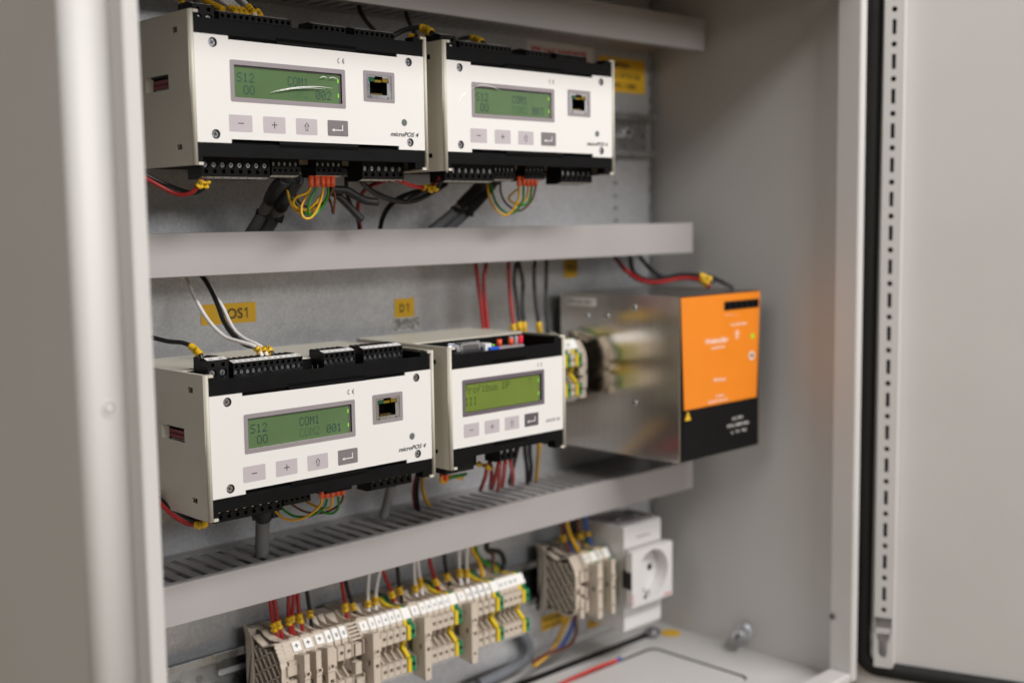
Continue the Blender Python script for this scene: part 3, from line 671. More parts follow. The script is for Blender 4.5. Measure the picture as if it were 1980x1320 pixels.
def redo(o, label, value):
    o['label'] = label
    for ch in o.children:
        if ch.name.startswith('display') and not ch.name.startswith('display_bezel'):
            for g in list(ch.children):
                if g.name.startswith('lettering'): bpy.data.objects.remove(g)
            for s_, x, z, p_, h_, m_, zp in [('S12', 28.8, 36.9, 4.25, 5.6, 'lcd_ink', True), ('00', 33.2, 29.6, 4.25, 5.6, 'lcd_ink', True), ('COM1', 65.0, 36.9, 4.0, 5.6, 'lcd_ink', True),
                ('COM2', 65.0, 29.6, 4.0, 5.6, 'lcd_ink_faint', True), (value, 85.8, 29.6, 4.2, 5.6, 'lcd_ink', False)]: B = M(); dots(B, s_, x, z, p_, h_, m_, 1.42, zp); build('lettering', B, ch)
mB = copy_tree(mA, (194.5, 0, 0)); redo(mB, 'upper right display module, the farther and blurrier one of the top row', '003')
mC = copy_tree(mA, (.7, 0, -214.7)); redo(mC, 'lower left display module, its screen reading 001, under the POS1 label', '001')
# white tubes put in as painted glints along creases of two protective films
def add_glints(T, paths):
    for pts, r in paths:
        b = M(); b.tube(spline(pts, 10), r, 'film_glint', 6, rfun=lambda t: r*(.25+1.1*math.sin(math.pi*min(1, max(0, t)))))
        build('crease_glint', b, T)
mat('film_glint', (0.8, 0.82, 0.8), 0.12, coat=1.0)
add_glints(mA, [([(51, -.1, 31.6), (60, -.2, 34), (73, -.25, 36.3), (86, -.2, 37.4), (98, -.1, 37.2)], .27), ([(56, -.1, 32.6), (68, -.2, 35), (80, -.2, 36.2), (92, -.1, 36.3)], .22),
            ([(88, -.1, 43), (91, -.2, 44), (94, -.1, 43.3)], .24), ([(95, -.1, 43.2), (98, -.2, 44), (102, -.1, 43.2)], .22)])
add_glints(mB, [([(22.5, -.1, 44.5), (33, -.2, 47.7), (43, -.2, 47.2), (52, -.1, 45.2)], .22), ([(10, -.1, 33), (14, -.2, 38), (19, -.1, 43)], .2)])

# ------------------------------------------------------------------ gateway module
T = thing('gateway_module', 'narrower module reading Profibus on its display, between lower left module and power supply', 'module', (194.25, 0, -211.4))
Wd = 114.5; zt, zb = 73.6, -14.8
side_plate('l', -3.0, -.2, T, 108, zb, zt, True, red=False); side_plate('r', Wd+.2, Wd+2.9, T, 108, zb, zt, False)
body(T, Wd, zt-.1, zb, recess_top=44, front_top=68.0, z_bot=-8.0, slots=None, plate_top=57.6, plate_bot=0)
b = M(); b.cell(XZ(0), (.15, Wd-.15, 0, 57.5), rrect(12.6, 91, 25, 46.1, .35, 2), 'faceplate', 1.2, 'faceplate', None)
for p, q in (((.15, 0), (Wd-.15, 0)), ((Wd-.15, 0), (Wd-.15, 57.5)), ((Wd-.15, 57.5), (.15, 57.5)), ((.15, 57.5), (.15, 0))): b.face([(p[0], 0, p[1]), (q[0], 0, q[1]), (q[0], 1.3, q[1]), (p[0], 1.3, p[1])], 'faceplate')
fp = build('faceplate', b, T)
lcd_unit(T, 12.6, 91, 25, 46.1, 2.9, 'bezel_dark', 'lcd_gate', [('Profibus DP', 13.4, 38.2, 4.2, 5.6, 'lcd_gate_ink', True), ('?', 78, 38.2, 4.2, 5.6, 'lcd_gate_ink', True), ('III', 13.4, 29.6, 4.2, 5.6, 'lcd_gate_ink', True)])
buttons(T, (10.6, 31.1, 51.5, 72.2), 14.9, 6.8, 16.7, ('button', 'button_gate_dark'))
b = M(); text(b, 'GATE 3S', 95.3, 7.6, 2.3, 'ink', -.14, shear=.28, bold=.012, width=15.4); build('lettering', b, fp); b = M(); ce_mark(b, 86.6, 51.4, 3.3, 'ink'); build('lettering', b, fp)
b = M(); b.box(40, 75, .2, .36, 57.7, 61.0, 'void'); build('latch_slot', b, T)
b = M(); b.box(40, 75, .2, .36, -3.4, -.2, 'void'); build('latch_slot', b, T)
b = M(); b.box(13, 44, 18.2, 19.4, 63, 73.8, 'silver'); b.prism(rrect(18.5, 37.5, 64, 74.2, 1.5), 10, 18.2, 'silver', 'y'); b.prism(rrect(20, 36, 65.5, 72.8, 1.2), 9.9, 10, 'steel_dark', 'y')
for x in (15.2, 40.8): b.cyl((x, 18.2, 70), (0, -1, 0), 2.3, 9, 'silver', 6)
build('serial_connector', b, T, bevel=.3)
b = M(); b.box(40.5, 47, 8, 16, 66, 72.4, 'white_part'); o = build('small_plug', b, T, bevel=.5)
b = M(); b.box(43, 52, 5, 9, 66, 69.6, 'blue_part'); build('small_plug', b, T, bevel=.4)
b = M(); b.box(49, 51.5, 9.5, 10.3, 70.2, 71, 'glow'); build('tiny_lamp', b, T)
b = M(); b.box(52, 80, 7, 15, 66, 69.0, 'bezel'); o = build('trimmer_base', b, T, bevel=.5)
for x in (57.5, 69.5):
    b = M(); b.cyl((x, 11, 69), (0, 0, 1), 2.0, 5.2, 'orange_post', 14); b.box(x-.3, x+.3, 9.4, 12.6, 74.21, 74.4, 'red_part'); build('trimmer_post', b, o)
for x, m_ in ((93, 'led_clear'), (98.5, 'led_clear'), (104, 'led_red')):
    b = M(); b.cyl((x, 36, 66), (0, -.15, 1), 2.0, 6.2, m_, 14, r2=1.7); build('indicator_lamp', b, T, bevel=.6)
plug(T, 14, 37, 4, False, y=16, strip=False); plug(T, 58, 77, 3, False, y=13, strip=False)
b = M(); b.box(2, 30, 11, 40, -20.5, -9, 'connector'); build('socket_block', b, T, bevel=.5)

# ------------------------------------------------------------------ power supply
X0, X1, Y0, Y1, Z0, Z1 = 429.3, 545.8, -20.0, 117.0, -255.0, -114.0
T = thing('power_supply', 'brushed steel power supply with orange and black front, lettering reading Weidmüller' if False else 'brushed steel power supply with an orange and black front panel', 'power supply', (X0, Y0, Z0))
def pb(n, mb, bevel=0, parent=None, **k):
    mb.v = [(v[0]-X0, v[1]-Y0, v[2]-Z0) for v in mb.v]; return build(n, mb, parent or T, bevel=bevel, **k)
b = M(); b.box(X0, X0+1.2, Y0, Y1, Z0, Z1, 'steel'); sp = pb('side_panel', b, .35)
b = M(); b.box(X1-1.2, X1, Y0, Y1, Z0+.1, Z1-.1, 'steel'); pb('side_panel', b, .35)
b = M(); b.box(X0+1.3, X1-1.3, Y0+2.5, Y1, Z0+.4, Z0+1.6, 'steel'); b.box(X0+1.3, X1-1.3, Y1-1.2, Y1-.1, Z0+2, Z1-2, 'steel'); pb('chassis', b)
b = M()
nx, ny = 15, 16; gx0, gx1, gy0, gy1 = X0+4, X1-4, Y0+22, Y1-4
for i in range(nx):
    for j in range(ny):
        u0 = gx0+(gx1-gx0)*i/nx; u1 = gx0+(gx1-gx0)*(i+1)/nx; v0 = gy0+(gy1-gy0)*j/ny; v1 = gy0+(gy1-gy0)*(j+1)/ny; cu, cv = (u0+u1)/2, (v0+v1)/2
        b.cell(lambda u, v, w: (u, v, Z1-1-w), (u0, u1, v0, v1), [(cu-2.9, cv), (cu, cv-2.5), (cu+2.9, cv), (cu, cv+2.5)], 'steel', 1, 'steel', None)
b.box(X0+1.3, gx0, Y0+2.5, Y1-1.3, Z1-2, Z1-1, 'steel'); b.box(gx1, X1-1.3, Y0+2.5, Y1-1.3, Z1-2, Z1-1, 'steel'); b.box(gx0, gx1, Y0+2.5, gy0, Z1-2, Z1-1, 'steel'); b.box(gx0, gx1, gy1, Y1-1.3, Z1-2, Z1-1, 'steel')
b.box(X0+2, X1-2, Y0+5, Y1-2, Z1-18, Z1-17, 'void'); pb('vented_top', b)
b = M(); b.prism([(X0+1.4, Z0+.5), (X1-1.5, Z0+.5), (X1-1.5, Z1-.3), (X0+1.4, Z1-.3)], Y0+.3, Y0+3, 'psu_black', 'y'); pb('front_base', b)
b = M(); zo = -210.5
b.prism([(X0+6, zo), (X1-5.5, zo), (X1-.8, Z1-1), (X0+1.2, Z1-1)], Y0-.9, Y0+.2, 'psu_orange', 'y'); op = pb('orange_panel', b, .5)
b = M(); b.prism([(X0+6.5, zo-.4), (X1-6, zo-.4), (X1-1.5, Z0+.9), (X0+1.5, Z0+.9)], Y0-.4, Y0+.25, 'psu_black', 'y'); bp_ = pb('black_panel', b, .4)
b = M(); b.box(490.3, 542.3, Y0-1.2, Y0-.95, -129.2, -121.4, 'psu_black'); oc = pb('output_terminals', b)
b = M()
for i in range(6): b.prism(circ(494.8+i*8.5, -125.3, 2.7, 14), Y0-1.35, Y0-1.22, 'void', 'y')
pb('terminal_openings', b, parent=oc) if False else pb('terminal_opening_row', b)
def ptext(lines, m, y, parent_name):
    B = M()
    for s_, x, z, h, w_ in lines: text(B, s_, x, z, h, m, y, bold=.01, width=w_)
    return pb('lettering', B)
ptext([('Weidmüller', 463.5, -156.5, 4.6, 33), ('connectPower', 472, -161.5, 2.6, 20), ('DC 24V 20A', 500, -143.5, 2.4, 24), ('+ + +  - - -', 492, -134.5, 2.4, 18), ('PROtop', 476, -190, 2.8, 17), ('AC INPUT', 478, -204, 2.0, 13), ('100-240V 50/60Hz 6A', 468, -208, 2.0, 28)], 'ink_white', Y0-1.0, '')
ptext([('AC 100V', 504, -227, 2.4, 16), ('PE N L 500W 50Hz', 497, -233, 2.6, 32), ('L  N  PE', 503, -239, 2.2, 22)], 'ink_white', Y0-.5, '')
b = M()
b.ring((509.5, Y0-.95, -150.5), (0, -1, 0), 2.6, 1.7, .12, 'ink_white', 16); b.box(507.5, 511.5, Y0-1.05, Y0-.95, -155, -154.2, 'ink_white'); pb('emblem', b)
b = M(); b.prism([(436.2, -219.2), (444.4, -219.2), (440.3, -211.4)], Y0-.65, Y0-.45, 'label_yellow', 'y'); b.box(440.0, 440.6, Y0-.75, Y0-.66, -217.2, -214, 'ink'); pb('warning_triangle', b)
b = M(); b.cyl((532.9, Y0-.8, -154.6), (0, -1, 0), 2.2, .6, 'glow', 16); pb('status_lamp', b)
b = M(); b.ring((531.9, Y0-.9, -172), (0, -1, 0), 3.9, 2.2, .25, 'ink_white', 18); b.cyl((532.4, Y0-1.0, -172), (0, -1, 0), 2.2, .1, 'void', 16); pb('trim_opening', b)
b = M(); b.box(X0-.35, X0-.05, 73.6, 110, -126, -118.6, 'strip_white'); o = pb('side_label', b)
b = M(); text(b, 'CPM 500 240V', 77, -124, 3.2, 'ink', X0-.45, plane='yz', width=28); b.v = [(v[0], 184-v[1], v[2]) for v in b.v]; pb('lettering', b)
for y, z in ((28.7, -125), (60.4, -134.2), (83.5, -134.7), (29, -207.4)):
    b = M(); b.cyl((X0, y, z), (-1, 0, 0), 3.1, 1.0, 'silver', 18, r2=2.4); b.box(X0-1.15, X0-1.0, y-1.6, y+1.6, z-.3, z+.3, 'void'); b.box(X0-1.15, X0-1.0, y-.3, y+.3, z-1.6, z+1.6, 'void'); pb('screw', b)
for y in (-12, -3, 5, 62, 84):
    b = M(); b.cyl((X0+3.2, y, Z1-.9), (0, 0, 1), 1.5, .7, 'silver', 12, r2=1.1); pb('rivet', b)
WIRES = [
 ('red', 1.4, [[-18.4, 42.7, -16.4], [-9.5, 35.7, -23.3], [0.7, 29.7, -29.6], [6.4, 23.6, -29.7], [10.4, 19.3, -25.2], [12.9, 18.4, -20.8]], 'red wire curving into the left end of the upper left module from below', [(0.78, 0.93)], None, None, None, 'wire'),
 ('black', 1.4, [[-16.6, 46.1, -14.6], [-5.0, 40.9, -21.5], [4.9, 34.0, -26.7], [11.5, 27.1, -29.3], [14.1, 21.0, -26.9], [15.7, 18.4, -21.4]], 'black wire beside the red one under the left end of the upper left module', [(0.86, 0.97)], None, None, None, 'wire'),
 ('grey', 4.3, [[92.0, 104.0, -62.6], [94.7, 92.0, -49.9], [94.6, 76.0, -36.5], [86.5, 53.1, -26.4], [82.5, 34.0, -19.4]], 'thick grey cable, left one of the strapped pair under the upper left module', [], None, 'strapped grey cables under the upper left module', (0.6, 1.0), 'cable'),
 ('grey', 4.3, [[98.9, 98.0, -62.8], [102.5, 86.0, -50.0], [100.6, 70.0, -38.4], [94.5, 51.3, -29.9], [92.8, 35.7, -19.2]], 'thick grey cable, right one of the strapped pair under the upper left module', [], None, 'strapped grey cables under the upper left module', (0.55, 1.0), 'cable'),
 ('yellow', 0.9, [[97.7, 27.0, -19.4], [97.3, 27.0, -25.3], [94.6, 29.0, -29.1], [89.8, 32.0, -31.2], [88.6, 35.0, -35.4], [93.9, 37.0, -38.9], [99.8, 35.0, -39.4], [103.5, 31.0, -35.5], [107.2, 30.0, -30.3]], 'yellow core looping sideways from the first orange sleeve, upper left module', [], (0, 0.14), 'coloured core wires under the upper left module', None, 'wire'),
 ('yellow', 0.9, [[107.1, 27.0, -19.3], [107.2, 27.0, -25.2], [106.3, 28.0, -32.1], [103.6, 29.0, -39.0], [99.4, 30.0, -44.6], [95.3, 31.0, -45.4], [93.0, 32.0, -42.4], [94.2, 33.0, -36.3], [99.5, 34.0, -29.4], [101.9, 35.0, -25.9]], 'yellow core hanging lowest below the orange sleeves, upper left module', [], (0, 0.11), 'coloured core wires under the upper left module', None, 'wire'),
 ('yellow', 0.9, [[92.8, 45.0, -18.3], [90.6, 44.0, -22.3], [89.6, 42.0, -29.2], [92.0, 41.0, -37.5], [96.9, 40.0, -41.4], [102.5, 39.0, -41.3], [107.5, 37.0, -38.9]], 'yellow core coming down from the black cable end, upper left module', [], None, 'coloured core wires under the upper left module', None, 'wire'),
 ('green', 0.9, [[111.0, 27.0, -19.3], [111.1, 27.0, -25.2], [111.5, 28.0, -30.4], [109.3, 31.0, -37.3], [103.8, 34.0, -42.4], [98.7, 38.0, -41.5], [96.0, 43.0, -36.2], [94.0, 45.0, -28.3], [95.0, 47.0, -18.2]], 'green core sweeping across behind the yellow loops, upper left module', [], (0, 0.1), 'coloured core wires under the upper left module', None, 'wire'),
 ('green', 0.9, [[102.3, 27.0, -19.4], [101.9, 27.0, -25.2], [99.0, 28.0, -30.4], [96.6, 29.0, -37.3], [97.3, 30.0, -42.9], [101.1, 31.0, -44.2], [106.7, 32.0, -40.3], [112.3, 33.0, -34.6], [116.5, 34.0, -28.4]], 'green core dropping straight from the second orange sleeve, upper left module', [], (0, 0.14), 'coloured core wires under the upper left module', None, 'wire'),
 ('brown', 0.85, [[115.0, 27.0, -19.2], [115.0, 27.0, -25.1], [113.9, 29.0, -30.3], [113.8, 35.0, -34.6], [108.6, 40.0, -37.1], [104.3, 43.0, -37.5], [100.7, 46.0, -34.4], [98.6, 48.0, -28.6], [98.5, 50.0, -23.7]], 'brown core crossing behind the green loop, upper left module', [], (0, 0.12), 'coloured core wires under the upper left module', None, 'wire'),
 ('brown', 0.85, [[115.7, 28.0, -25.5], [118.2, 29.0, -31.2], [118.9, 31.0, -37.3], [119.1, 33.0, -42.1], [119.3, 35.0, -36.3], [119.7, 38.0, -32.3]], 'short brown core with its pointed end hanging free, upper left module', [], None, 'coloured core wires under the upper left module', None, 'wire'),
 ('sleeve', 2.9, [[123.8, 42.7, -25.1], [129.1, 40.9, -26.0], [135.6, 39.2, -26.6], [142.0, 37.5, -30.2], [149.6, 35.7, -33.7], [157.9, 34.0, -34.6]], 'black shrink-sleeved cable end pointing right under the upper left module', [], None, None, None, 'cable'),
 ('sleeve', 2.6, [[129.7, 47.9, -27.1], [135.8, 44.4, -33.0], [141.6, 42.7, -39.0], [149.1, 40.9, -46.8]], 'black shrink-sleeved cable end hanging down under the upper left module', [], None, None, None, 'cable'),
 ('black', 1.5, [[150.5, 60.0, -17.0], [155.2, 66.0, -25.6], [162.2, 72.0, -34.8], [177.3, 84.0, -45.2], [187.6, 95.0, -55.0]], 'black wire dropping behind the shrink-sleeved ends', [], None, None, None, 'wire'),
 ('red', 1.5, [[193.0, 100.0, -59.1], [178.7, 84.0, -46.2], [164.7, 66.0, -36.8], [158.1, 51.3, -27.8], [158.5, 40.9, -22.6], [158.4, 28.8, -20.7], [158.5, 20.1, -18.9]], 'red wire arching out of the middle duct to the upper left module', [], None, None, None, 'wire'),
 ('black', 2.0, [[143.1, 34.0, -18.6], [157.4, 42.7, -25.3], [174.2, 49.6, -30.1], [195.8, 55.7, -33.7], [214.3, 60.0, -32.6], [233.2, 64.0, -26.6], [251.3, 68.0, -19.9]], 'black wire sagging between the two upper modules', [], None, None, None, 'wire'),
 ('black', 1.9, [[209.3, 100.0, -59.4], [201.1, 84.0, -45.4], [197.3, 70.0, -36.3], [199.4, 60.0, -30.7], [204.8, 51.3, -27.4], [213.1, 46.1, -25.7], [217.7, 42.7, -26.0]], 'black wire rising from the middle duct in a tall bend between the upper modules', [], None, None, None, 'wire'),
 ('red', 1.5, [[163.1, 20.1, -18.8], [179.1, 27.1, -22.0], [193.0, 32.3, -23.9], [204.2, 34.0, -24.0], [207.5, 30.5, -21.5], [206.5, 21.9, -17.1]], 'red wire with yellow marker between the two upper modules', [(0.5, 0.72)], None, None, None, 'wire'),
 ('black', 1.5, [[196.9, 47.9, -32.4], [201.0, 39.2, -28.1], [202.5, 30.5, -25.7], [205.5, 25.3, -24.0], [204.7, 18.4, -19.1]], 'black wire with yellow marker entering the upper right module from below', [(0.5, 0.75)], None, None, None, 'wire'),
 ('grey', 4.2, [[264.2, 104.0, -57.3], [279.8, 94.0, -42.8], [287.1, 82.0, -30.0], [284.9, 60.0, -17.7]], 'grey cable, left one of the pair under the upper right module', [], None, 'grey cables under the upper right module', (0.5, 1.0), 'cable'),
 ('grey', 4.2, [[272.0, 98.0, -58.3], [285.5, 88.0, -44.6], [292.7, 76.0, -31.7], [291.1, 54.8, -16.2]], 'grey cable, right one of the pair under the upper right module', [], None, 'grey cables under the upper right module', (0.5, 1.0), 'cable'),
 ('yellow', 0.9, [[290.0, 27.0, -17.1], [290.3, 27.0, -24.2], [290.7, 29.0, -33.5], [287.4, 33.0, -42.1], [282.4, 37.0, -44.4], [277.4, 43.0, -37.2], [276.5, 47.0, -27.7], [277.3, 49.0, -18.2]], 'yellow core forming the widest loop, upper right module', [], (0, 0.14), 'coloured core wires under the upper right module', None, 'wire'),
 ('yellow', 0.9, [[299.7, 27.0, -17.0], [300.1, 27.0, -24.1], [300.3, 29.0, -31.1], [295.4, 32.0, -35.8], [290.5, 36.0, -34.2], [290.3, 38.0, -30.2], [300.2, 39.0, -24.6]], 'yellow core curled into a tight loop, upper right module', [], (0, 0.18), 'coloured core wires under the upper right module', None, 'wire'),
 ('green', 0.9, [[295.3, 27.0, -17.1], [295.1, 27.0, -24.9], [295.8, 29.0, -34.3], [290.6, 34.0, -42.9], [284.4, 39.0, -41.2], [281.5, 45.0, -33.2], [282.0, 51.0, -18.0]], 'green core in a wide loop, upper right module', [], (0, 0.14), 'coloured core wires under the upper right module', None, 'wire'),
 ('green', 0.9, [[304.0, 27.0, -17.0], [303.9, 27.0, -24.1], [302.5, 29.0, -34.3], [296.5, 32.0, -37.4], [292.8, 35.0, -35.8]], 'short green core bent back leftward, upper right module', [], (0, 0.22), 'coloured core wires under the upper right module', None, 'wire'),
 ('brown', 0.85, [[308.3, 27.0, -16.9], [308.1, 27.0, -24.0], [305.8, 30.0, -34.3], [298.2, 35.0, -41.3], [291.8, 42.0, -36.4], [291.0, 48.0, -27.6], [294.9, 53.0, -17.8]], 'brown core in a wide loop, upper right module', [], (0, 0.14), 'coloured core wires under the upper right module', None, 'wire'),
 ('red', 1.5, [[-8.3, 60.0, -218.6], [-7.3, 47.0, -225.1], [-5.5, 35.7, -230.0], [-0.8, 27.1, -233.9], [3.5, 20.1, -233.7], [9.9, 18.4, -232.0]], 'red wire running to the marker under the lower left module corner', [(0.72, 0.9)], None, None, None, 'wire'),
 ('black', 1.5, [[-6.3, 64.0, -218.9], [-1.8, 51.3, -226.0], [1.2, 39.2, -230.6], [6.0, 30.5, -234.2], [8.6, 21.9, -233.2], [12.5, 18.4, -229.9]], 'black wire above the red one under the lower left module corner', [], None, None, None, 'wire'),
 ('grey', 5.0, [[79.6, 70.0, -243.6], [82.4, 76.0, -253.5], [85.4, 82.0, -265.2], [87.0, 86.0, -278.3], [87.8, 88.0, -289.1]], 'grey cable with black collar plunging into the lower duct', [], None, None, (0, 0.25), 'cable'),
 ('yellow', 0.9, [[98.7, 27.0, -229.3], [98.4, 27.0, -237.4], [95.8, 31.0, -243.3], [91.1, 37.0, -248.4], [85.5, 43.0, -250.3], [81.0, 49.0, -248.6], [79.4, 55.0, -244.7]], 'yellow core in the long low loop, lower left module', [], (0, 0.14), 'coloured core wires under the lower left module', None, 'wire'),
 ('green', 0.9, [[103.0, 27.0, -230.0], [102.7, 27.0, -237.6], [101.6, 31.0, -243.5], [96.3, 39.0, -248.8], [90.2, 47.0, -249.1], [86.6, 53.0, -246.1], [84.6, 57.0, -242.3]], 'green core in the long loop, lower left module', [], (0, 0.14), 'coloured core wires under the lower left module', None, 'wire'),
 ('yellow', 0.9, [[107.5, 27.0, -229.9], [107.2, 27.0, -238.1], [107.0, 29.0, -243.0], [104.8, 37.0, -244.3], [102.0, 47.0, -242.1], [101.3, 53.0, -239.9]], 'yellow core in the short upper loop, lower left module', [], (0, 0.2), 'coloured core wires under the lower left module', None, 'wire'),
 ('green', 0.9, [[112.0, 27.0, -229.9], [112.5, 27.0, -238.7], [113.3, 29.0, -244.5], [111.0, 32.0, -248.2], [106.9, 36.0, -247.8], [105.9, 40.0, -245.0]], 'green core curling tightly at the right, lower left module', [], (0, 0.2), 'coloured core wires under the lower left module', None, 'wire'),
 ('brown', 0.85, [[116.1, 27.0, -229.7], [115.9, 27.0, -238.0], [114.1, 32.0, -244.3], [108.0, 39.0, -248.5], [99.9, 47.0, -248.0], [94.4, 53.0, -244.2], [91.4, 57.0, -240.2]], 'brown core passing behind the loops, lower left module', [], (0, 0.14), 'coloured core wires under the lower left module', None, 'wire'),
 ('grey', 3.6, [[200.4, 80.0, -250.0], [201.0, 84.0, -258.1], [202.6, 90.0, -268.7], [202.4, 94.0, -278.7]], 'short grey cable entering the lower duct left of the red and black wires', [], None, None, None, 'cable'),
 ('red', 1.6, [[225.9, 78.0, -242.7], [227.0, 84.0, -253.1], [232.0, 92.0, -264.7], [238.3, 98.0, -278.3]], 'dark red wire entering the lower duct between the lower modules', [], None, None, None, 'wire'),
 ('black', 1.6, [[224.3, 74.0, -241.8], [226.1, 80.0, -253.3], [231.9, 88.0, -266.0], [238.1, 94.0, -279.5]], 'black wire entering the lower duct between the lower modules', [], None, None, None, 'wire'),
 ('yellow', 1.5, [[229.7, 76.0, -243.9], [234.1, 84.0, -256.2], [242.9, 92.0, -268.5], [252.6, 98.0, -278.9]], 'yellow and green wire entering the lower duct between the lower modules', [], None, None, None, 'wire'),
 ('black', 1.5, [[-6.4, 70.0, -117.8], [-2.0, 60.0, -119.4], [2.1, 49.6, -121.2], [6.1, 39.2, -121.7], [7.7, 30.5, -123.8], [8.8, 23.6, -127.4], [9.0, 21.0, -131.3]], 'black wire with yellow marker into the lower left module terminal', [(0.66, 0.86)], None, None, None, 'wire'),
 ('white', 1.35, [[39.8, 100.0, -75.9], [42.4, 96.0, -85.5], [41.3, 84.0, -97.7], [40.1, 66.0, -111.3], [41.4, 49.6, -120.7], [45.2, 37.5, -123.9], [49.4, 28.8, -126.1], [51.6, 24.5, -129.0], [52.6, 21.9, -133.2]], 'white wire, left one of two curving down past the POS1 label', [(0.83, 0.92)], None, 'white wires past the POS1 label', None, 'wire'),
 ('white', 1.35, [[54.4, 98.0, -79.6], [57.4, 90.0, -92.4], [56.8, 76.0, -103.8], [52.7, 56.5, -116.8], [52.0, 42.7, -122.6], [53.7, 31.4, -125.7], [55.9, 25.3, -128.9], [56.3, 21.9, -133.2]], 'white wire, right one of two curving down past the POS1 label', [(0.84, 0.92)], None, 'white wires past the POS1 label', None, 'wire'),
 ('black', 1.6, [[50.6, 99.0, -77.9], [55.1, 92.0, -88.4], [54.8, 80.0, -100.7], [51.4, 66.0, -112.5], [49.4, 51.3, -120.9], [50.6, 39.2, -126.4], [54.8, 30.5, -127.9], [58.9, 24.5, -129.0], [61.1, 21.9, -133.7]], 'black wire between the two white ones past the POS1 label', [(0.86, 0.93)], None, None, None, 'wire'),
 ('white', 1.5, [[38.7, 46.1, 100.2], [41.1, 37.5, 91.6], [41.8, 27.1, 85.0], [41.9, 21.9, 81.5], [42.1, 21.0, 79.5]], 'leftmost white wire end in the top of the upper left module', [(0.5, 0.84)], None, 'white wire ends in the top of the upper left module', None, 'wire'),
 ('white', 1.5, [[42.6, 46.1, 100.0], [44.9, 37.5, 91.3], [45.7, 27.1, 84.7], [45.7, 21.9, 81.2], [45.9, 21.0, 79.2]], 'second white wire end from the left in the top of the upper left module', [(0.5, 0.84)], None, 'white wire ends in the top of the upper left module', None, 'wire'),
 ('white', 1.5, [[46.5, 46.1, 99.9], [48.9, 37.5, 91.3], [49.6, 27.1, 84.7], [49.6, 21.9, 81.1], [49.9, 21.0, 79.1]], 'third white wire end from the left in the top of the upper left module', [(0.5, 0.84)], None, 'white wire ends in the top of the upper left module', None, 'wire'),
 ('white', 1.5, [[55.9, 46.1, 101.6], [55.0, 34.0, 92.4], [54.5, 25.3, 85.9], [55.6, 21.9, 82.2], [56.1, 21.0, 79.8]], 'white wire end standing apart in the top of the upper left module', [(0.45, 0.72)], None, 'white wire ends in the top of the upper left module', None, 'wire'),
 ('black', 1.5, [[59.3, 42.7, 97.1], [58.4, 32.3, 89.7], [59.0, 25.3, 85.0], [59.5, 21.9, 81.7], [59.5, 21.0, 79.6]], 'black wire end right of the white ends on the upper left module', [(0.55, 0.85)], None, None, None, 'wire'),
 ('black', 1.8, [[32.1, 60.0, 103.1], [27.3, 47.0, 95.4], [20.9, 32.3, 88.3], [16.9, 22.7, 83.3]], 'black wire dropping into the corner terminal of the upper left module', [], None, None, None, 'wire'),
 ('yellow', 2.3, [[31.8, 55.7, 100.5], [31.2, 42.7, 91.9], [33.1, 34.0, 87.1], [35.5, 25.3, 82.9]], 'thick yellow wire lying behind the terminals of the upper left module', [], None, None, None, 'wire'),
 ('yellow', 1.6, [[19.3, 60.0, 96.3], [19.8, 51.3, 90.8], [18.6, 42.7, 87.4]], 'short yellow wire end above the upper left module corner', [], None, None, None, 'wire'),
 ('black', 1.7, [[196.0, 104.0, 129.5], [194.1, 98.0, 116.0], [190.6, 92.0, 108.2], [183.6, 76.0, 97.9], [174.0, 53.1, 86.7], [168.9, 39.2, 80.1]], 'black wire dropping from the upper duct behind the upper left module', [], None, None, None, 'wire'),
 ('black', 1.7, [[247.7, 104.0, 129.9], [240.6, 98.0, 118.3], [234.8, 92.0, 110.0], [224.3, 74.0, 97.9], [211.6, 51.3, 85.5]], 'black wire dropping from the upper duct into the gap between upper modules', [], None, None, None, 'wire'),
 ('black', 1.9, [[179.5, 51.3, 81.6], [186.4, 47.9, 84.0], [192.0, 44.4, 87.4], [197.5, 39.2, 89.4], [201.7, 34.0, 89.3], [203.1, 27.1, 86.4], [202.9, 21.9, 82.6]], 'black wire with yellow marker arching across to the upper right module', [(0.66, 0.86)], None, None, None, 'wire'),
 ('yellow', 2.0, [[210.8, 60.0, 87.8], [213.7, 53.1, 85.9], [215.1, 44.4, 82.6]], 'yellow wire end in the gap between the upper modules', [], None, None, None, 'wire'),
 ('black', 1.8, [[255.5, 60.0, 86.6], [254.3, 49.6, 88.1], [252.9, 39.2, 87.7], [252.9, 30.5, 85.2], [252.9, 22.7, 80.8]], 'black wire with yellow marker on top of the upper right module', [(0.58, 0.86)], None, None, None, 'wire'),
 ('red', 1.7, [[306.3, 98.0, -74.3], [307.3, 97.0, -85.3], [309.2, 96.0, -102.5], [310.1, 94.0, -121.3], [311.0, 92.0, -141.7]], 'left one of two close red wires behind the gateway module', [], None, 'red wires dropping from the middle duct behind the gateway module', None, 'wire'),
 ('red', 1.7, [[322.3, 98.0, -74.8], [319.0, 97.0, -85.7], [315.0, 96.0, -99.6], [314.8, 94.0, -121.6], [315.5, 92.0, -142.0]], 'right one of two close red wires behind the gateway module', [], None, 'red wires dropping from the middle duct behind the gateway module', None, 'wire'),
 ('red', 1.7, [[346.3, 98.0, -75.5], [345.1, 97.0, -86.6], [344.5, 96.0, -104.2], [342.9, 92.0, -124.8], [341.6, 88.0, -143.7]], 'single red wire beside the black pair behind the gateway module', [(0.93, 1)], None, 'red wires dropping from the middle duct behind the gateway module', None, 'wire'),
 ('black', 1.7, [[358.6, 98.0, -75.8], [354.1, 97.0, -86.9], [350.6, 96.0, -101.3], [350.1, 92.0, -120.4], [349.0, 88.0, -144.3]], 'first black wire right of the single red wire behind the gateway module', [(0.93, 1)], None, 'black wires dropping from the middle duct near the power supply', None, 'wire'),
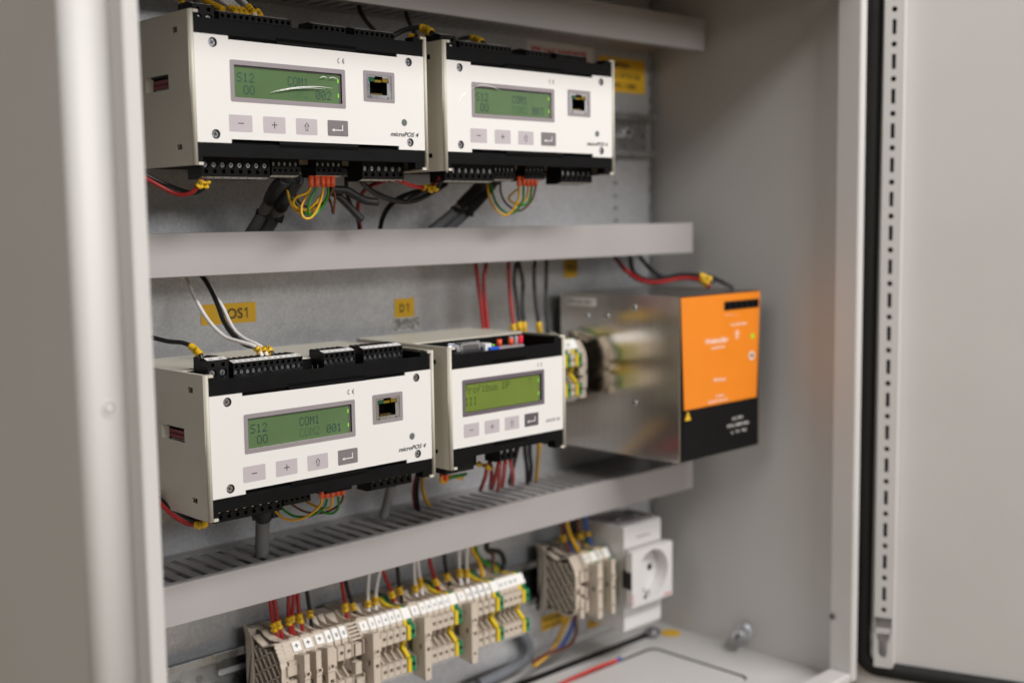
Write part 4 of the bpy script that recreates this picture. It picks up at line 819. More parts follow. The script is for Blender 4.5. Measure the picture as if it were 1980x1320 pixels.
 ('black', 1.7, [[358.3, 100.0, -75.8], [359.8, 99.0, -87.2], [362.7, 98.0, -101.9], [358.0, 94.0, -121.0], [356.3, 90.0, -145.0]], 'black wire bowing rightward in the pair behind the gateway module', [(0.93, 1)], None, 'black wires dropping from the middle duct near the power supply', None, 'wire'),
 ('black', 1.7, [[380.4, 98.0, -76.5], [376.2, 97.0, -87.8], [374.5, 96.0, -102.4], [372.4, 92.0, -121.7], [373.1, 88.0, -146.1]], 'black wire with yellow marker over the hidden terminals', [(0.93, 1)], None, 'black wires dropping from the middle duct near the power supply', None, 'wire'),
 ('black', 1.7, [[392.8, 98.0, -76.8], [391.1, 97.0, -88.3], [389.4, 96.0, -103.1], [385.0, 92.0, -122.5], [382.4, 88.0, -146.8]], 'straight black wire nearest the power supply', [], None, 'black wires dropping from the middle duct near the power supply', None, 'wire'),
 ('red', 2.0, [[480.4, 100.0, -77.6], [477.8, 92.0, -84.7], [471.3, 74.0, -95.9], [471.7, 56.5, -104.4], [478.6, 42.7, -106.0], [493.9, 27.1, -102.5], [500.9, 11.5, -104.5], [501.8, 2.8, -109.8]], 'thick red wire lying over the power supply top', [(0.86, 0.95)], None, None, None, 'wire'),
 ('black', 2.0, [[509.2, 104.0, -78.4], [502.5, 96.0, -85.6], [486.1, 78.0, -97.5], [481.1, 60.0, -103.7], [488.3, 46.1, -103.1], [497.9, 32.3, -99.8], [507.3, 18.4, -100.5], [515.7, 8.0, -106.4]], 'thick black wire beside the red one over the power supply top', [(0.86, 0.95)], None, None, None, 'wire'),
 ('sleeve', 2.0, [[517.4, 104.0, -77.8], [517.6, 96.0, -85.7], [515.9, 82.0, -96.1], [515.6, 66.0, -103.6], [520.6, 47.9, -101.1], [532.4, 28.8, -102.5], [536.5, 14.9, -107.5], [541.9, 6.3, -113.0]], 'dark grey wire ending furthest right on the power supply top', [], None, None, None, 'wire'),
 ('redlight', 1.7, [[261.7, 34.0, -235.1], [266.2, 42.7, -242.6], [279.6, 60.0, -255.2], [296.3, 84.0, -271.2]], 'leftmost red wire under the gateway module, bent left at the duct', [], None, 'red wires under the gateway module', None, 'wire'),
 ('redlight', 1.7, [[264.8, 37.5, -237.4], [274.2, 46.1, -243.6], [288.6, 62.0, -256.2], [309.3, 86.0, -272.2]], 'second red wire from the left under the gateway module', [], None, 'red wires under the gateway module', None, 'wire'),
 ('redlight', 1.7, [[267.9, 30.5, -236.2], [276.7, 42.7, -246.4], [289.8, 60.0, -259.0], [310.0, 84.0, -272.0]], 'third red wire from the left, slanting under the gateway module', [], None, 'red wires under the gateway module', None, 'wire'),
 ('redlight', 1.7, [[258.6, 20.1, -233.4], [268.4, 30.5, -241.2], [287.6, 51.3, -255.9], [308.8, 76.0, -272.4]], 'brightest red wire, fourth from the left under the gateway module', [], None, 'red wires under the gateway module', None, 'wire'),
 ('redlight', 1.7, [[264.7, 20.1, -233.6], [277.1, 34.0, -243.1], [295.9, 54.8, -256.3], [319.6, 82.0, -271.7]], 'fifth red wire from the left under the gateway module', [], None, 'red wires under the gateway module', None, 'wire'),
 ('redlight', 1.7, [[270.0, 20.1, -233.0], [282.6, 32.3, -240.8], [306.1, 54.8, -255.0], [333.6, 84.0, -272.8]], 'rightmost red wire under the gateway module', [], None, 'red wires under the gateway module', None, 'wire'),
 ('black', 1.8, [[309.0, 51.3, -232.1], [313.1, 58.3, -241.0], [325.0, 74.0, -253.9], [339.2, 94.0, -273.7]], 'black wire slanting left behind the red wires under the gateway module', [], None, None, None, 'wire'),
 ('black', 1.8, [[325.2, 60.0, -234.7], [331.6, 66.0, -244.7], [345.0, 78.0, -258.3], [361.2, 94.0, -278.1]], 'black wire, left one of the straight pair under the gateway module', [], None, None, None, 'wire'),
 ('black', 1.8, [[327.5, 56.5, -234.6], [333.2, 62.0, -244.4], [346.6, 74.0, -258.0], [360.6, 90.0, -275.0]], 'black wire, right one of the straight pair under the gateway module', [], None, None, None, 'wire'),
 ('yellow', 1.8, [[348.5, 66.0, -235.8], [351.8, 70.0, -242.9], [362.2, 82.0, -256.9], [375.9, 98.0, -277.9]], 'yellow wire right of the black pair under the gateway module', [], None, None, None, 'wire'),
 ('yellow', 1.5, [[212.0, 34.0, -237.0], [211.4, 34.0, -242.3], [216.8, 35.7, -243.8], [225.2, 39.2, -241.9], [233.6, 42.7, -243.8], [243.0, 46.1, -247.1]], 'yellow core with orange sleeve under the gateway module corner', [], (0, 0.2), None, None, 'wire'),
 ('green', 1.5, [[217.9, 35.7, -238.2], [219.4, 36.6, -242.0], [228.7, 40.1, -242.6], [239.7, 44.4, -244.0], [249.9, 49.6, -245.3]], 'green core with orange sleeve under the gateway module corner', [], (0, 0.2), None, None, 'wire'),
 ('brown', 1.3, [[243.7, 27.1, -232.8], [248.9, 28.8, -235.2], [255.1, 30.5, -237.1], [262.5, 34.0, -240.1]], 'short brown wire with yellow marker under the gateway module', [(0, 0.12), (0.55, 1)], None, None, None, 'wire'),
 ('red', 1.55, [[101.3, 100.0, -321.6], [100.8, 99.0, -326.9], [101.2, 98.0, -336.7], [102.8, 97.0, -346.1], [105.4, 96.0, -355.1]], 'leftmost red wire into the lower terminal row', [(0.58, 0.74)], None, 'red wires into the lower terminal row', None, 'wire'),
 ('red', 1.55, [[103.2, 98.0, -320.9], [103.5, 97.0, -327.1], [104.1, 96.0, -336.9], [105.2, 95.0, -344.1], [107.4, 94.0, -354.4]], 'second red wire from the left into the lower terminal row', [(0.55, 0.72)], None, 'red wires into the lower terminal row', None, 'wire'),
 ('red', 1.55, [[116.9, 99.0, -320.7], [115.4, 98.0, -328.7], [115.2, 98.0, -337.3], [115.4, 97.0, -345.7], [116.1, 96.0, -355.0]], 'third red wire from the left into the lower terminal row', [(0.55, 0.7)], None, 'red wires into the lower terminal row', None, 'wire'),
 ('red', 1.55, [[120.6, 98.0, -321.3], [119.0, 97.0, -329.3], [117.6, 97.0, -337.6], [116.8, 96.0, -345.8], [117.9, 95.0, -355.2]], 'fourth red wire from the left into the lower terminal row', [(0.5, 0.64)], None, 'red wires into the lower terminal row', None, 'wire'),
 ('red', 1.55, [[123.7, 98.0, -320.6], [123.7, 98.0, -327.8], [123.7, 97.0, -336.2], [124.5, 96.0, -344.9], [126.2, 95.0, -355.2]], 'fifth red wire from the left into the lower terminal row', [(0.55, 0.72)], None, 'red wires into the lower terminal row', None, 'wire'),
 ('black', 1.55, [[131.5, 98.0, -320.2], [132.6, 98.0, -328.4], [133.3, 97.0, -337.1], [133.2, 96.0, -344.1], [133.0, 95.0, -354.7]], 'first black wire from the left into the lower terminal row', [(0.52, 0.7)], None, 'black wires into the lower terminal row', None, 'wire'),
 ('red', 1.55, [[163.6, 98.0, -319.4], [164.6, 98.0, -328.5], [165.3, 97.0, -337.4], [165.6, 96.0, -346.1], [166.4, 95.0, -355.0]], 'sixth red wire from the left into the lower terminal row', [(0.58, 0.74)], None, 'red wires into the lower terminal row', None, 'wire'),
 ('black', 1.55, [[167.1, 98.0, -319.4], [169.0, 98.0, -329.5], [171.1, 97.0, -338.0], [172.8, 96.0, -345.6], [173.6, 95.0, -353.8]], 'second black wire from the left into the lower terminal row', [(0.6, 0.76)], None, 'black wires into the lower terminal row', None, 'wire'),
 ('white', 1.55, [[190.1, 98.0, -320.0], [188.8, 98.0, -330.3], [187.5, 97.0, -339.6], [187.1, 96.0, -346.8], [186.4, 95.0, -354.7]], 'first white wire from the left into the lower terminal row', [(0.6, 0.76)], None, 'white wires into the lower terminal row', None, 'wire'),
 ('white', 1.55, [[201.2, 98.0, -320.8], [198.1, 98.0, -330.1], [195.5, 97.0, -338.4], [194.2, 96.0, -346.2], [193.8, 95.0, -355.0]], 'second white wire from the left into the lower terminal row', [(0.6, 0.76)], None, 'white wires into the lower terminal row', None, 'wire'),
 ('red', 1.6, [[201.9, 98.0, -318.9], [206.4, 98.0, -329.3], [209.6, 97.0, -337.6], [211.2, 96.0, -344.7], [213.2, 95.0, -353.6]], 'seventh red wire from the left into the lower terminal row', [(0.6, 0.78)], None, 'red wires into the lower terminal row', None, 'wire'),
 ('black', 1.6, [[218.1, 98.0, -319.8], [218.7, 98.0, -329.4], [218.7, 97.0, -337.9], [219.3, 96.0, -344.8], [220.5, 95.0, -351.8]], 'third black wire from the left into the lower terminal row', [(0.56, 0.74)], None, 'black wires into the lower terminal row', None, 'wire'),
 ('white', 1.6, [[235.3, 98.0, -319.9], [235.3, 98.0, -329.6], [235.0, 97.0, -339.0], [234.9, 96.0, -345.8], [235.0, 95.0, -354.4]], 'third white wire from the left into the lower terminal row', [(0.58, 0.76)], None, 'white wires into the lower terminal row', None, 'wire'),
 ('white', 1.6, [[239.0, 98.0, -319.8], [239.9, 98.0, -328.8], [240.6, 97.0, -338.5], [240.9, 96.0, -346.3], [241.6, 95.0, -355.1]], 'fourth white wire from the left into the lower terminal row', [(0.46, 0.66)], None, 'white wires into the lower terminal row', None, 'wire'),
 ('red', 1.6, [[251.5, 98.0, -319.8], [252.9, 98.0, -329.0], [255.2, 97.0, -338.2], [257.6, 96.0, -345.6], [259.8, 95.0, -353.1]], 'eighth red wire from the left into the lower terminal row', [(0.58, 0.74)], None, 'red wires into the lower terminal row', None, 'wire'),
 ('black', 1.6, [[267.4, 98.0, -320.4], [268.1, 98.0, -329.5], [269.0, 97.0, -338.5], [269.7, 96.0, -344.7], [270.6, 95.0, -352.8]], 'fourth black wire from the left into the lower terminal row', [(0.5, 0.74)], None, 'black wires into the lower terminal row', None, 'wire'),
 ('white', 1.6, [[283.4, 98.0, -320.1], [283.7, 98.0, -330.1], [283.0, 97.0, -338.8], [283.1, 96.0, -346.8], [283.6, 95.0, -354.9]], 'fifth white wire from the left into the lower terminal row', [(0.48, 0.68)], None, 'white wires into the lower terminal row', None, 'wire'),
 ('white', 1.6, [[292.7, 98.0, -320.1], [292.4, 98.0, -330.1], [291.4, 97.0, -338.8], [290.9, 96.0, -345.8], [290.6, 95.0, -353.8]], 'sixth white wire from the left into the lower terminal row', [(0.55, 0.76)], None, 'white wires into the lower terminal row', None, 'wire'),
 ('yellow', 1.7, [[298.1, 98.0, -320.3], [299.7, 98.0, -327.1], [303.5, 97.0, -333.2], [306.1, 96.0, -339.9], [307.7, 95.0, -350.2]], 'yellow wire near the right end of the lower terminal row', [], None, None, None, 'wire'),
 ('green', 1.7, [[303.2, 99.0, -320.6], [305.4, 99.0, -330.3], [311.7, 98.0, -337.8], [319.3, 97.0, -343.9], [323.4, 95.0, -351.8]], 'green wire near the right end of the lower terminal row', [], None, None, None, 'wire'),
 ('brown', 1.5, [[315.1, 98.0, -321.9], [315.8, 98.0, -329.4], [321.3, 97.0, -333.6], [320.6, 96.0, -340.3], [318.8, 95.0, -349.9]], 'brown wire near the right end of the lower terminal row', [], None, None, None, 'wire'),
 ('black', 2.3, [[315.1, 96.0, -319.7], [313.5, 96.0, -326.7], [320.2, 95.0, -329.7], [328.2, 95.0, -332.8], [332.7, 95.0, -340.7], [331.1, 95.0, -347.0], [329.1, 95.0, -353.1]], 'thick black wire hooked over the right end of the lower terminal row', [], None, None, None, 'wire'),
 ('cablegrey', 5.0, [[370.0, 122.0, -417.0], [382.9, 123.0, -428.5], [389.4, 124.0, -440.5], [386.9, 124.0, -449.9], [372.6, 124.0, -454.0], [352.5, 124.0, -456.4], [326.6, 124.0, -457.9]], 'grey cable curving down the back plate under the terminal row', [], None, None, None, 'cable'),
 ('brown', 1.9, [[405.2, 96.0, -317.0], [406.0, 96.0, -327.6], [408.5, 95.0, -338.3], [413.2, 93.0, -350.7]], 'reddish brown wire, leftmost into the small terminal group', [(0.5, 0.66)], None, None, None, 'wire'),
 ('blue', 1.9, [[410.1, 98.0, -317.6], [411.3, 97.0, -328.8], [414.1, 95.0, -340.8], [418.8, 93.0, -351.9]], 'left blue wire into the small terminal group', [], None, None, None, 'wire'),
 ('yellow', 1.9, [[408.4, 92.0, -315.6], [409.1, 91.0, -326.0], [413.5, 90.0, -337.1], [420.7, 89.0, -350.2]], 'yellow wire crossing in front into the small terminal group', [], None, None, None, 'wire'),
 ('brown', 1.9, [[426.8, 96.0, -317.0], [427.9, 96.0, -329.1], [430.2, 95.0, -341.3], [432.1, 93.0, -350.6]], 'second brown wire into the small terminal group', [(0.5, 0.66)], None, None, None, 'wire'),
 ('blue', 1.9, [[437.6, 96.0, -317.7], [438.7, 96.0, -329.8], [440.7, 95.0, -340.7], [443.7, 93.0, -351.6]], 'right blue wire into the small terminal group', [(0.5, 0.66)], None, None, None, 'wire'),
 ('yellow', 1.9, [[432.9, 110.0, -414.9], [431.3, 114.0, -423.6], [426.7, 118.0, -434.4], [412.7, 112.0, -441.5], [389.2, 100.0, -442.2], [362.9, 90.0, -441.6]], 'yellow wire hanging below the small terminal group', [], None, None, None, 'wire'),
 ('blue', 1.9, [[437.7, 110.0, -416.1], [437.8, 112.0, -424.8], [435.1, 116.0, -438.8], [416.3, 110.0, -444.7], [389.2, 100.0, -440.5], [367.6, 92.0, -438.9]], 'blue wire hanging below the small terminal group', [], None, None, None, 'wire'),
 ('brown', 1.9, [[436.6, 108.0, -415.4], [438.6, 110.0, -424.5], [441.2, 112.0, -436.6], [431.6, 110.0, -444.6], [413.0, 106.0, -444.8], [387.2, 98.0, -439.5], [362.0, 90.0, -438.2]], 'dark brown wire hanging below the small terminal group', [], None, None, None, 'wire'),
 ('redlight', 1.8, [[360.1, 78.8, -464.2], [389.7, 83.0, -464.2], [430.6, 86.1, -464.2], [461.7, 85.6, -464.2], [468.1, 84.2, -464.2]], 'loose red wire with blue tip lying on the cabinet floor', [], None, None, None, 'wire'),
]

# ------------------------------------------------------------------ terminal row; local origin on the rail axis, y=0 is the rail front (world 117)
TY, TZ = 117.0, -378.8
def low(z): return z if z > -18 else -18-(-z-18)*.5           # the underside of the terminals is shallower than the top
def prof_body(k=0):
    up_ = [(2, 34), (-13, 33.3), (-16, 29), (-20, 25.5-k), (-26, 24-k), (-31, 26), (-35.5, 30.5), (-38.5, 30.2), (-44.6, 20.6), (-44.6, 18.8), (-43, 18.2), (-43, 8), (-34, 6.5), (-34, 2)]
    return up_+[(y, low(-z)) for y, z in reversed(up_)]+[(-4, -15), (-4, 15)]
def wall_prof():
    up_ = [(1.8, 33.6), (-13, 33), (-17, 30.5), (-24, 29.3), (-31, 29.6), (-35.4, 30.8), (-38.8, 30.6), (-45, 20.9), (-45, 19), (-48.2, 18.4), (-48.2, 7.8), (-36.4, 6.4), (-36.4, 2.2)]
    return up_+[(y, low(-z)) for y, z in reversed(up_)]+[(-4, -15), (-4, 15)]
def prism_strip(b, poly, x0, x1, m): b.prism(poly, x0, x1, m)
def hollow(b, x0, x1, z0, z1, ya, yb, m):
    for q in ([(x0, z0), (x1, z0)], [(x1, z0), (x1, z1)], [(x1, z1), (x0, z1)], [(x0, z1), (x0, z0)]): b.face([(q[0][0], ya, q[0][1]), (q[1][0], ya, q[1][1]), (q[1][0], yb, q[1][1]), (q[0][0], yb, q[0][1])], m)
def feed_terminal(w=5.9, m='terminal', m2=None, lab=None):
    T = bpy.data.objects.new('terminal_block', None); COL.objects.link(T); T.empty_display_size = .01
    b = M(); m2 = m2 or m
    b.prism(wall_prof(), 0, 1.0, m); b.prism(prof_body(3), 1.05, w-.2, m2)
    f = XZ(-48.35); c = (1.0+w)/2
    r_ = min(1.75, w*.3)
    for z in (13.0, -13.0):
        b.cell(f, (1.02, w-.2, z-5.2, z+5.2), circ(c, z, r_, 14), m2, 5, m, 'void'); hollow(b, 1.02, w-.2, z-5.2, z+5.2, -48.35, -43, m2)
    for z in (19.6,): pass
    b.cell(XZ(-48.3), (.9, w-.2, -18.2, -18.19), circ(c, -18.195, .002, 4), m2) if False else None
    build('housing', b, T)
    # marking tag on the slope
    b = M(); A, B = Vector((0, -39.2, 29.9)), Vector((0, -44.1, 22.2)); nrm = Vector((0, -.84, .53))
    q = [A, B, B+nrm*.7, A+nrm*.7]; b.prism([(p.y, p.z) for p in q], .25, w-.15, 'strip_white'); 
    mk = build('marker_tag', b, T)
    b = M(); L = (A-B).normalized(); O = B+nrm*.78
    if lab: text(b, lab, c-.2, 2.6, 3.0, 'ink', 0, plane=lambda a, h: (a, O.y+L.y*h, O.z+L.z*h), anchor='c', bold=.03)
    if b.v: build('lettering', b, mk)
    b = M(); q = [Vector((0, -44.1, -20.3)), Vector((0, -39.2, -24.2)), Vector((0, -39.6, -24.9)), Vector((0, -44.6, -21.1))]; b.prism([(p.y, p.z) for p in q], .25, w-.15, 'strip_white'); build('marker_tag', b, T)
    # pale slanted contact web in the middle recess
    b = M(); b.prism([(-34.2, 6), (-40, 5.8), (-42, 2), (-40, -1), (-46.8, -6.4), (-44.4, -7.4), (-34.2, -3)], c-.55, c+.55, m2 if m2 != 'earth_green' else 'earth_yellow'); build('bridge_web', b, T)
    return T
def earth_terminal(w=8.2):
    T = feed_terminal(w, 'terminal', None)
    for ch in list(T.children):
        if ch.name.startswith('housing') or ch.name.startswith('bridge'): bpy.data.objects.remove(ch)
    b = M(); h = w*.5
    b.prism([(max(y, -45.2), z) for y, z in wall_prof()], 0, h-1, 'earth_yellow'); b.prism([(y-(1.0 if y < -46.5 else 0), z) for y, z in prof_body(1)], h+.02, w-.3, 'earth_green')
    for z in (13, -13):
        b.cell(XZ(-49.4), (h-.9, w-.35, z-5.4, z+5.4), circ((h-.9+w-.35)/2, z, 1.9, 16), 'earth_green', 5, 'earth_green', 'void'); hollow(b, h-.9, w-.35, z-5.4, z+5.4, -49.4, -43, 'earth_green')
        b.box(.04, h-.95, -49.7, -43, z-5.5, z+5.5, 'earth_yellow')
    build('housing', b, T)
    b = M(); b.prism([(-34, 7.4), (-45, 7.6), (-43, 3), (-41, 0), (-48.6, -6.6), (-44, -8), (-34, -3)], .1, h-.6, 'earth_yellow'); build('bridge_web', b, T)
    return T
def disconnect_terminal(w=10.0, lev=9.2, tall=True, off=-.8, lab='+'):
    T = bpy.data.objects.new('disconnect_terminal', None); COL.objects.link(T); T.empty_display_size = .01
    b = M(); b.prism(wall_prof(), 0, 1.1, 'terminal'); b.prism(prof_body(0), 1.15, w-1.3, 'terminal'); b.prism(wall_prof(), w-1.25, w-.15, 'terminal')
    for s_ in (31.6, 20.8): b.box(1.1, w-1.2, -38.8 if s_ > 25 else -46.2, -36.6 if s_ > 25 else -44.2, s_-1.2, s_+.2, 'terminal')
    build('housing', b, T)
    b = M(); A, B = Vector((0, -39.8, 29.0)), Vector((0, -43.7, 22.9)); nrm = Vector((0, -.84, .53))
    q = [A-nrm*.4, B-nrm*.4, B+nrm*.9, A+nrm*.9]; b.prism([(p.y, p.z) for p in q], 1.5, w-1.7, 'strip_white'); mk = build('marker_tag', b, T)
    b = M(); L = (A-B).normalized(); O = B+nrm*.98
    text(b, lab, w/2-.1, 2.2, 3.2 if lab != '+' else 4, 'ink', 0, plane=lambda a, h: (a, O.y+L.y*h, O.z+L.z*h), anchor='c', bold=.03); build('lettering', b, mk)
    if tall:
        b = M(); x0, x1, zt, zb = off, off+lev, 24.4, -26
        Y = -57.5; mm = 'terminal'; xm = x0+lev*.66
        # front face with its wire wells and slots
        b.cell(XZ(Y), (x0, xm, 3, zt), circ(x0+lev*.34, 10, 1.7, 14), mm, 5, mm, 'void')
        b.cell(XZ(Y), (x0, xm, -6, 3), [(x0+lev*.2, -3), (x0+lev*.54, -3), (x0+lev*.54, 0), (x0+lev*.2, 0)], mm, 3, mm, 'void')
        b.cell(XZ(Y), (x0, xm, zb, -6), circ(x0+lev*.34, -18, 1.5, 14), mm, 5, mm, 'void')
        b.cell(lambda u, v, w_: (x0+w_, u, v), (Y, -42, -9, 9), [(-53, -2), (-50, -2), (-50, 2.6), (-53, 2.6)], mm, 1.5, mm, 'void')
        b.cell(lambda u, v, w_: (x0+w_, u, v), (Y, -42, 9, zt-3), [(-50, 14), (-48.6, 14), (-48.6, 16), (-50, 16)], mm, 1.5, mm, 'void')
        b.cell(lambda u, v, w_: (x0+w_, u, v), (Y, -42, zb+1, -9), [(-48, -15), (-46.4, -15), (-46.4, -13), (-48, -13)], mm, 1.5, mm, 'void')
        b.face([(x0, Y, zt), (xm, Y, zt), (xm, -46.4, zt-1.5), (x0, -46.4, zt-3)], mm); b.face([(x0, Y, zt), (x0, -42, zt-3), (x0, Y, zt-3)], mm)
        b.face([(xm, Y, zb), (xm, Y, zt), (xm, -42, zt-3), (xm, -42, zb)], mm); b.face([(x0, Y, zb), (xm, Y, zb), (xm, -42, zb+2), (x0, -42, zb+2)], mm)
        b.box(x0-.8, x0+lev*.62, Y-1.2, Y-.05, 6.6, 8.1, mm); b.ring((x0+lev*.34, Y, 10), (0, -1, 0), 2.5, 1.6, 1.1, mm, 14)
        b.box(x0+lev*.3, x0+lev*.7, Y+.2, Y+4, -24, -22.4, 'void')
        if lev > 7: b.box(xm+.05, x0+lev, Y+2.2, -42, 8, 17.5, mm); b.box(xm+.6, x0+lev, Y+4.2, -42, -24, 8, mm); b.box(xm+.04, xm+.55, Y+3, -42, -24, 7.9, 'void')
        build('lever', b, T, bevel=.25, seg=1)
    return T
def end_bracket(w=12.0, mirror=False):
    T = bpy.data.objects.new('end_bracket', None); COL.objects.link(T); T.empty_display_size = .01
    b = M(); m = 'terminal'; P = wall_prof()
    # thin rear wing and recessed skeleton of ribs
    b.prism([(2.5, 36), (-5, 34.6), (-9, 29), (-10, 24), (-10, -20), (-9, -23), (-5, -26), (2.5, -27), (-1, -28), (-1, 28)], 0, 2.2, m)
    b.box(2.2, w, -6, 1, -26, 34, m)
    b.prism([(y, z) for y, z in P], 6.4, w, m)
    b.prism([(y, z) for y, z in P], 6.1, 6.35, 'terminal_recess_shade')
    for s_ in (1, -1):                                           # outline rim
        pts = [(-10, 30*s_), (-16, 27.5*s_), (-24, 25*s_), (-31, 28*s_), (-38, 30*s_), (-44.5, 20.5*s_), (-47, 14*s_), (-47, 2*s_)]
        if s_ < 0: pts = [(y, low(z)) for y, z in pts]
        for p, q in zip(pts, pts[1:]):
            d = Vector((q[0]-p[0], q[1]-p[1])).normalized(); n = Vector((-d.y, d.x))*.6
            b.prism([(p[0]-n.x, p[1]-n.y), (q[0]-n.x, q[1]-n.y), (q[0]+n.x, q[1]+n.y), (p[0]+n.x, p[1]+n.y)], .4, 6.4, m)
    def inside(y, z):
        zz = abs(z); lim = 24 if y < -12 else 27
        if y < -38: lim = 24+(y+38)*1.2
        return -45.5 < y < -9.5 and zz < lim and z > -21
    for k in range(-9, 10):                                       # diagonal lattice
        for dz in (1.25, -.55):
            run = None
            for i in range(60):
                y = -9.5-i*.62; z = k*10.4+dz*(y+28)
                if inside(y, z):
                    if run is None: run = (y, z)
                    last = (y, z)
                elif run is not None: break
            if run is not None and (Vector(run)-Vector(last)).length > 3:
                d = (Vector(last)-Vector(run)).normalized(); n = Vector((-d.y, d.x))*.42
                b.prism([(run[0]-n.x, run[1]-n.y), (last[0]-n.x, last[1]-n.y), (last[0]+n.x, last[1]+n.y), (run[0]+n.x, run[1]+n.y)], .5, 6.3, m)
    # smooth upper scoop skin and ribbed face
    for i in range(5):
        A = Vector((-38.5, 30.4)).lerp(Vector((-45.6, 19.4)), i/4.4); b.prism([(A.x, A.y), (A.x-1.1, A.y-.2), (A.x-1.5, A.y-1.1), (A.x+1, A.y-1.1)], .4, w-.3, m)
    for z0, z1 in ((9, 16), (-2, 5), (-14, -6), (-24, -17)): b.box(4.2, w-.4, -50, -46, z0, z1, m)
    if mirror: b.v = [(w-v[0], v[1], v[2]) for v in b.v]
    build('housing', b, T); return T
def groove_block(w=10.0):
    T = bpy.data.objects.new('cover_block', None); COL.objects.link(T); T.empty_display_size = .01
    b = M(); b.prism(wall_prof(), 0, 1.1, 'terminal'); b.prism([(y*.93, z*.95) for y, z in prof_body(0)], 1.15, w-.2, 'terminal')
    for i in range(5):
        A = Vector((-38.5, 30.4)).lerp(Vector((-45.6, 19.4)), i/4.4); b.prism([(A.x, A.y), (A.x-1, A.y-.2), (A.x-1.4, A.y-1.1), (A.x+3, A.y-1.1)], 1.1, w-.3, 'terminal')
    b.box(2.5, w-2, -49, -44, 8, 17, 'terminal'); b.box(1.5, w-3, -50, -44, -6, 3, 'terminal'); b.box(3, w-.5, -49, -44, -20, -10, 'terminal')
    build('housing', b, T); return T
ORD = ['first', 'second', 'third', 'fourth', 'fifth', 'sixth', 'seventh', 'eighth']
prN, prE, prG = feed_terminal(lab='0'), earth_terminal(), groove_block()
protos = [prN, prE, prG]
used = set()
def place(pr, x, label, cat, group):
    if id(pr) in used: o = copy_tree(pr, (x, TY, TZ))
    else: used.add(id(pr)); o = pr; o.location = Vector((x, TY, TZ))*S
    tag(o, label, cat, group); return o
def place_own(pr, x, label, cat, group=None):
    pr.location = Vector((x, TY, TZ))*S; return tag(pr, label, cat, group)
GF, GD, GE = 'narrow beige feed-through terminals in the lower row', 'beige disconnect terminals in the lower row', 'green and yellow earth terminals in the lower row'
place_own(end_bracket(), 88.9, 'beige end bracket with lattice side, leftmost in the lower terminal row', 'end bracket')
x = 101.0
for i in range(3):
    place_own(disconnect_terminal(10.0, 6.6 if i < 2 else 9.4, True, 1.2), x, ORD[i]+' disconnect terminal with plus marker, counted from the left of the lower row', 'terminal', GD); x += 10.0
for i in range(3): place(prN, x, ORD[i]+' feed-through terminal right of the three plus-marked ones', 'terminal', GF); x += 6.6
place(prG, x, 'beige grooved cover block without marker in the lower terminal row', 'terminal', None); x += 10.2
def group(x, n, gl, first):
    place_own(disconnect_terminal(10.2, 9.4, True, 2.4, lab=first), x, 'wide disconnect terminal with a tall front starting the '+gl, 'terminal', GD); x += 10.2
    return x
secs = [(5, 'second marked section', 211.0), (5, 'third marked section', 260.0), (4, 'last marked section', 306.0)]
x = 161.0
for (n, gl, xe) in secs:
    place_own(disconnect_terminal(10.2, 9.4, True, 2.4, lab='1'), x, 'wide disconnect terminal with tall front starting the '+gl, 'terminal', GD); x += 10.2
    w = (xe-8.2-x)/n
    for i in range(n):
        place(prN, x, ORD[i]+' feed-through terminal in the '+gl, 'terminal', GF); x += w
    place(prE, x, 'green and yellow earth terminal closing the '+gl, 'terminal', GE); x += 8.2
for i in range(4): place(prN, x, ORD[i]+' feed-through terminal between the two rightmost earth terminals', 'terminal', GF); x += 5.5
place(prE, x, 'green and yellow earth terminal at the far right end of the row', 'terminal', GE)
# digits vary along the row: give each tag its own number
num = 1
for o in [q for q in bpy.data.objects if q.parent is None and q.name.startswith('terminal_block') and q.get('group') == GF]:
    lo = [g for c in o.children if c.name.startswith('marker_tag') for g in c.children if g.name.startswith('lettering')]
    if 'plus-marked' in o['label']: continue
    num += 1
    A, B = Vector((0, -39.2, 29.9)), Vector((0, -44.1, 22.2)); nrm = Vector((0, -.84, .53)); L = (A-B).normalized(); O = B+nrm*.78
    b = M(); text(b, str(num), 3.2, 2.8, 2.7, 'ink', 0, plane=lambda a, h: (a, O.y+L.y*h, O.z+L.z*h), anchor='c', bold=.02)
    t_ = build('lettering', b, None); 
    for g in lo: g.data = t_.data
    bpy.data.objects.remove(t_)
# terminals of the middle rail, mostly hidden by the gateway module
MY, MZ = 117.0, -183.3
def place_mid(pr, x, label, grp=None):
    o = copy_tree(pr, (x, MY, MZ)); return tag(o, label, 'terminal', grp)
GM = 'terminals on the middle rail beside the power supply'
for i in range(5): place_mid(prN, 352+i*6, ORD[i]+' feed-through terminal on the middle rail behind the gateway module', GM)
place_mid(prE, 382, 'green and yellow earth terminal next to last on the middle rail', GM)
place_mid(prN, 390.4, 'beige terminal between the earth terminals on the middle rail', GM)
place_mid(prE, 396.4, 'green and yellow earth terminal on the middle rail nearest the power supply', GM)
eb3 = end_bracket(12.5, True); eb3.children[0].scale = (1, .9, .92); eb3.location = Vector((405.4, MY, MZ))*S; tag(eb3, 'beige end bracket on the middle rail, mirrored in the steel power supply side', 'end bracket')
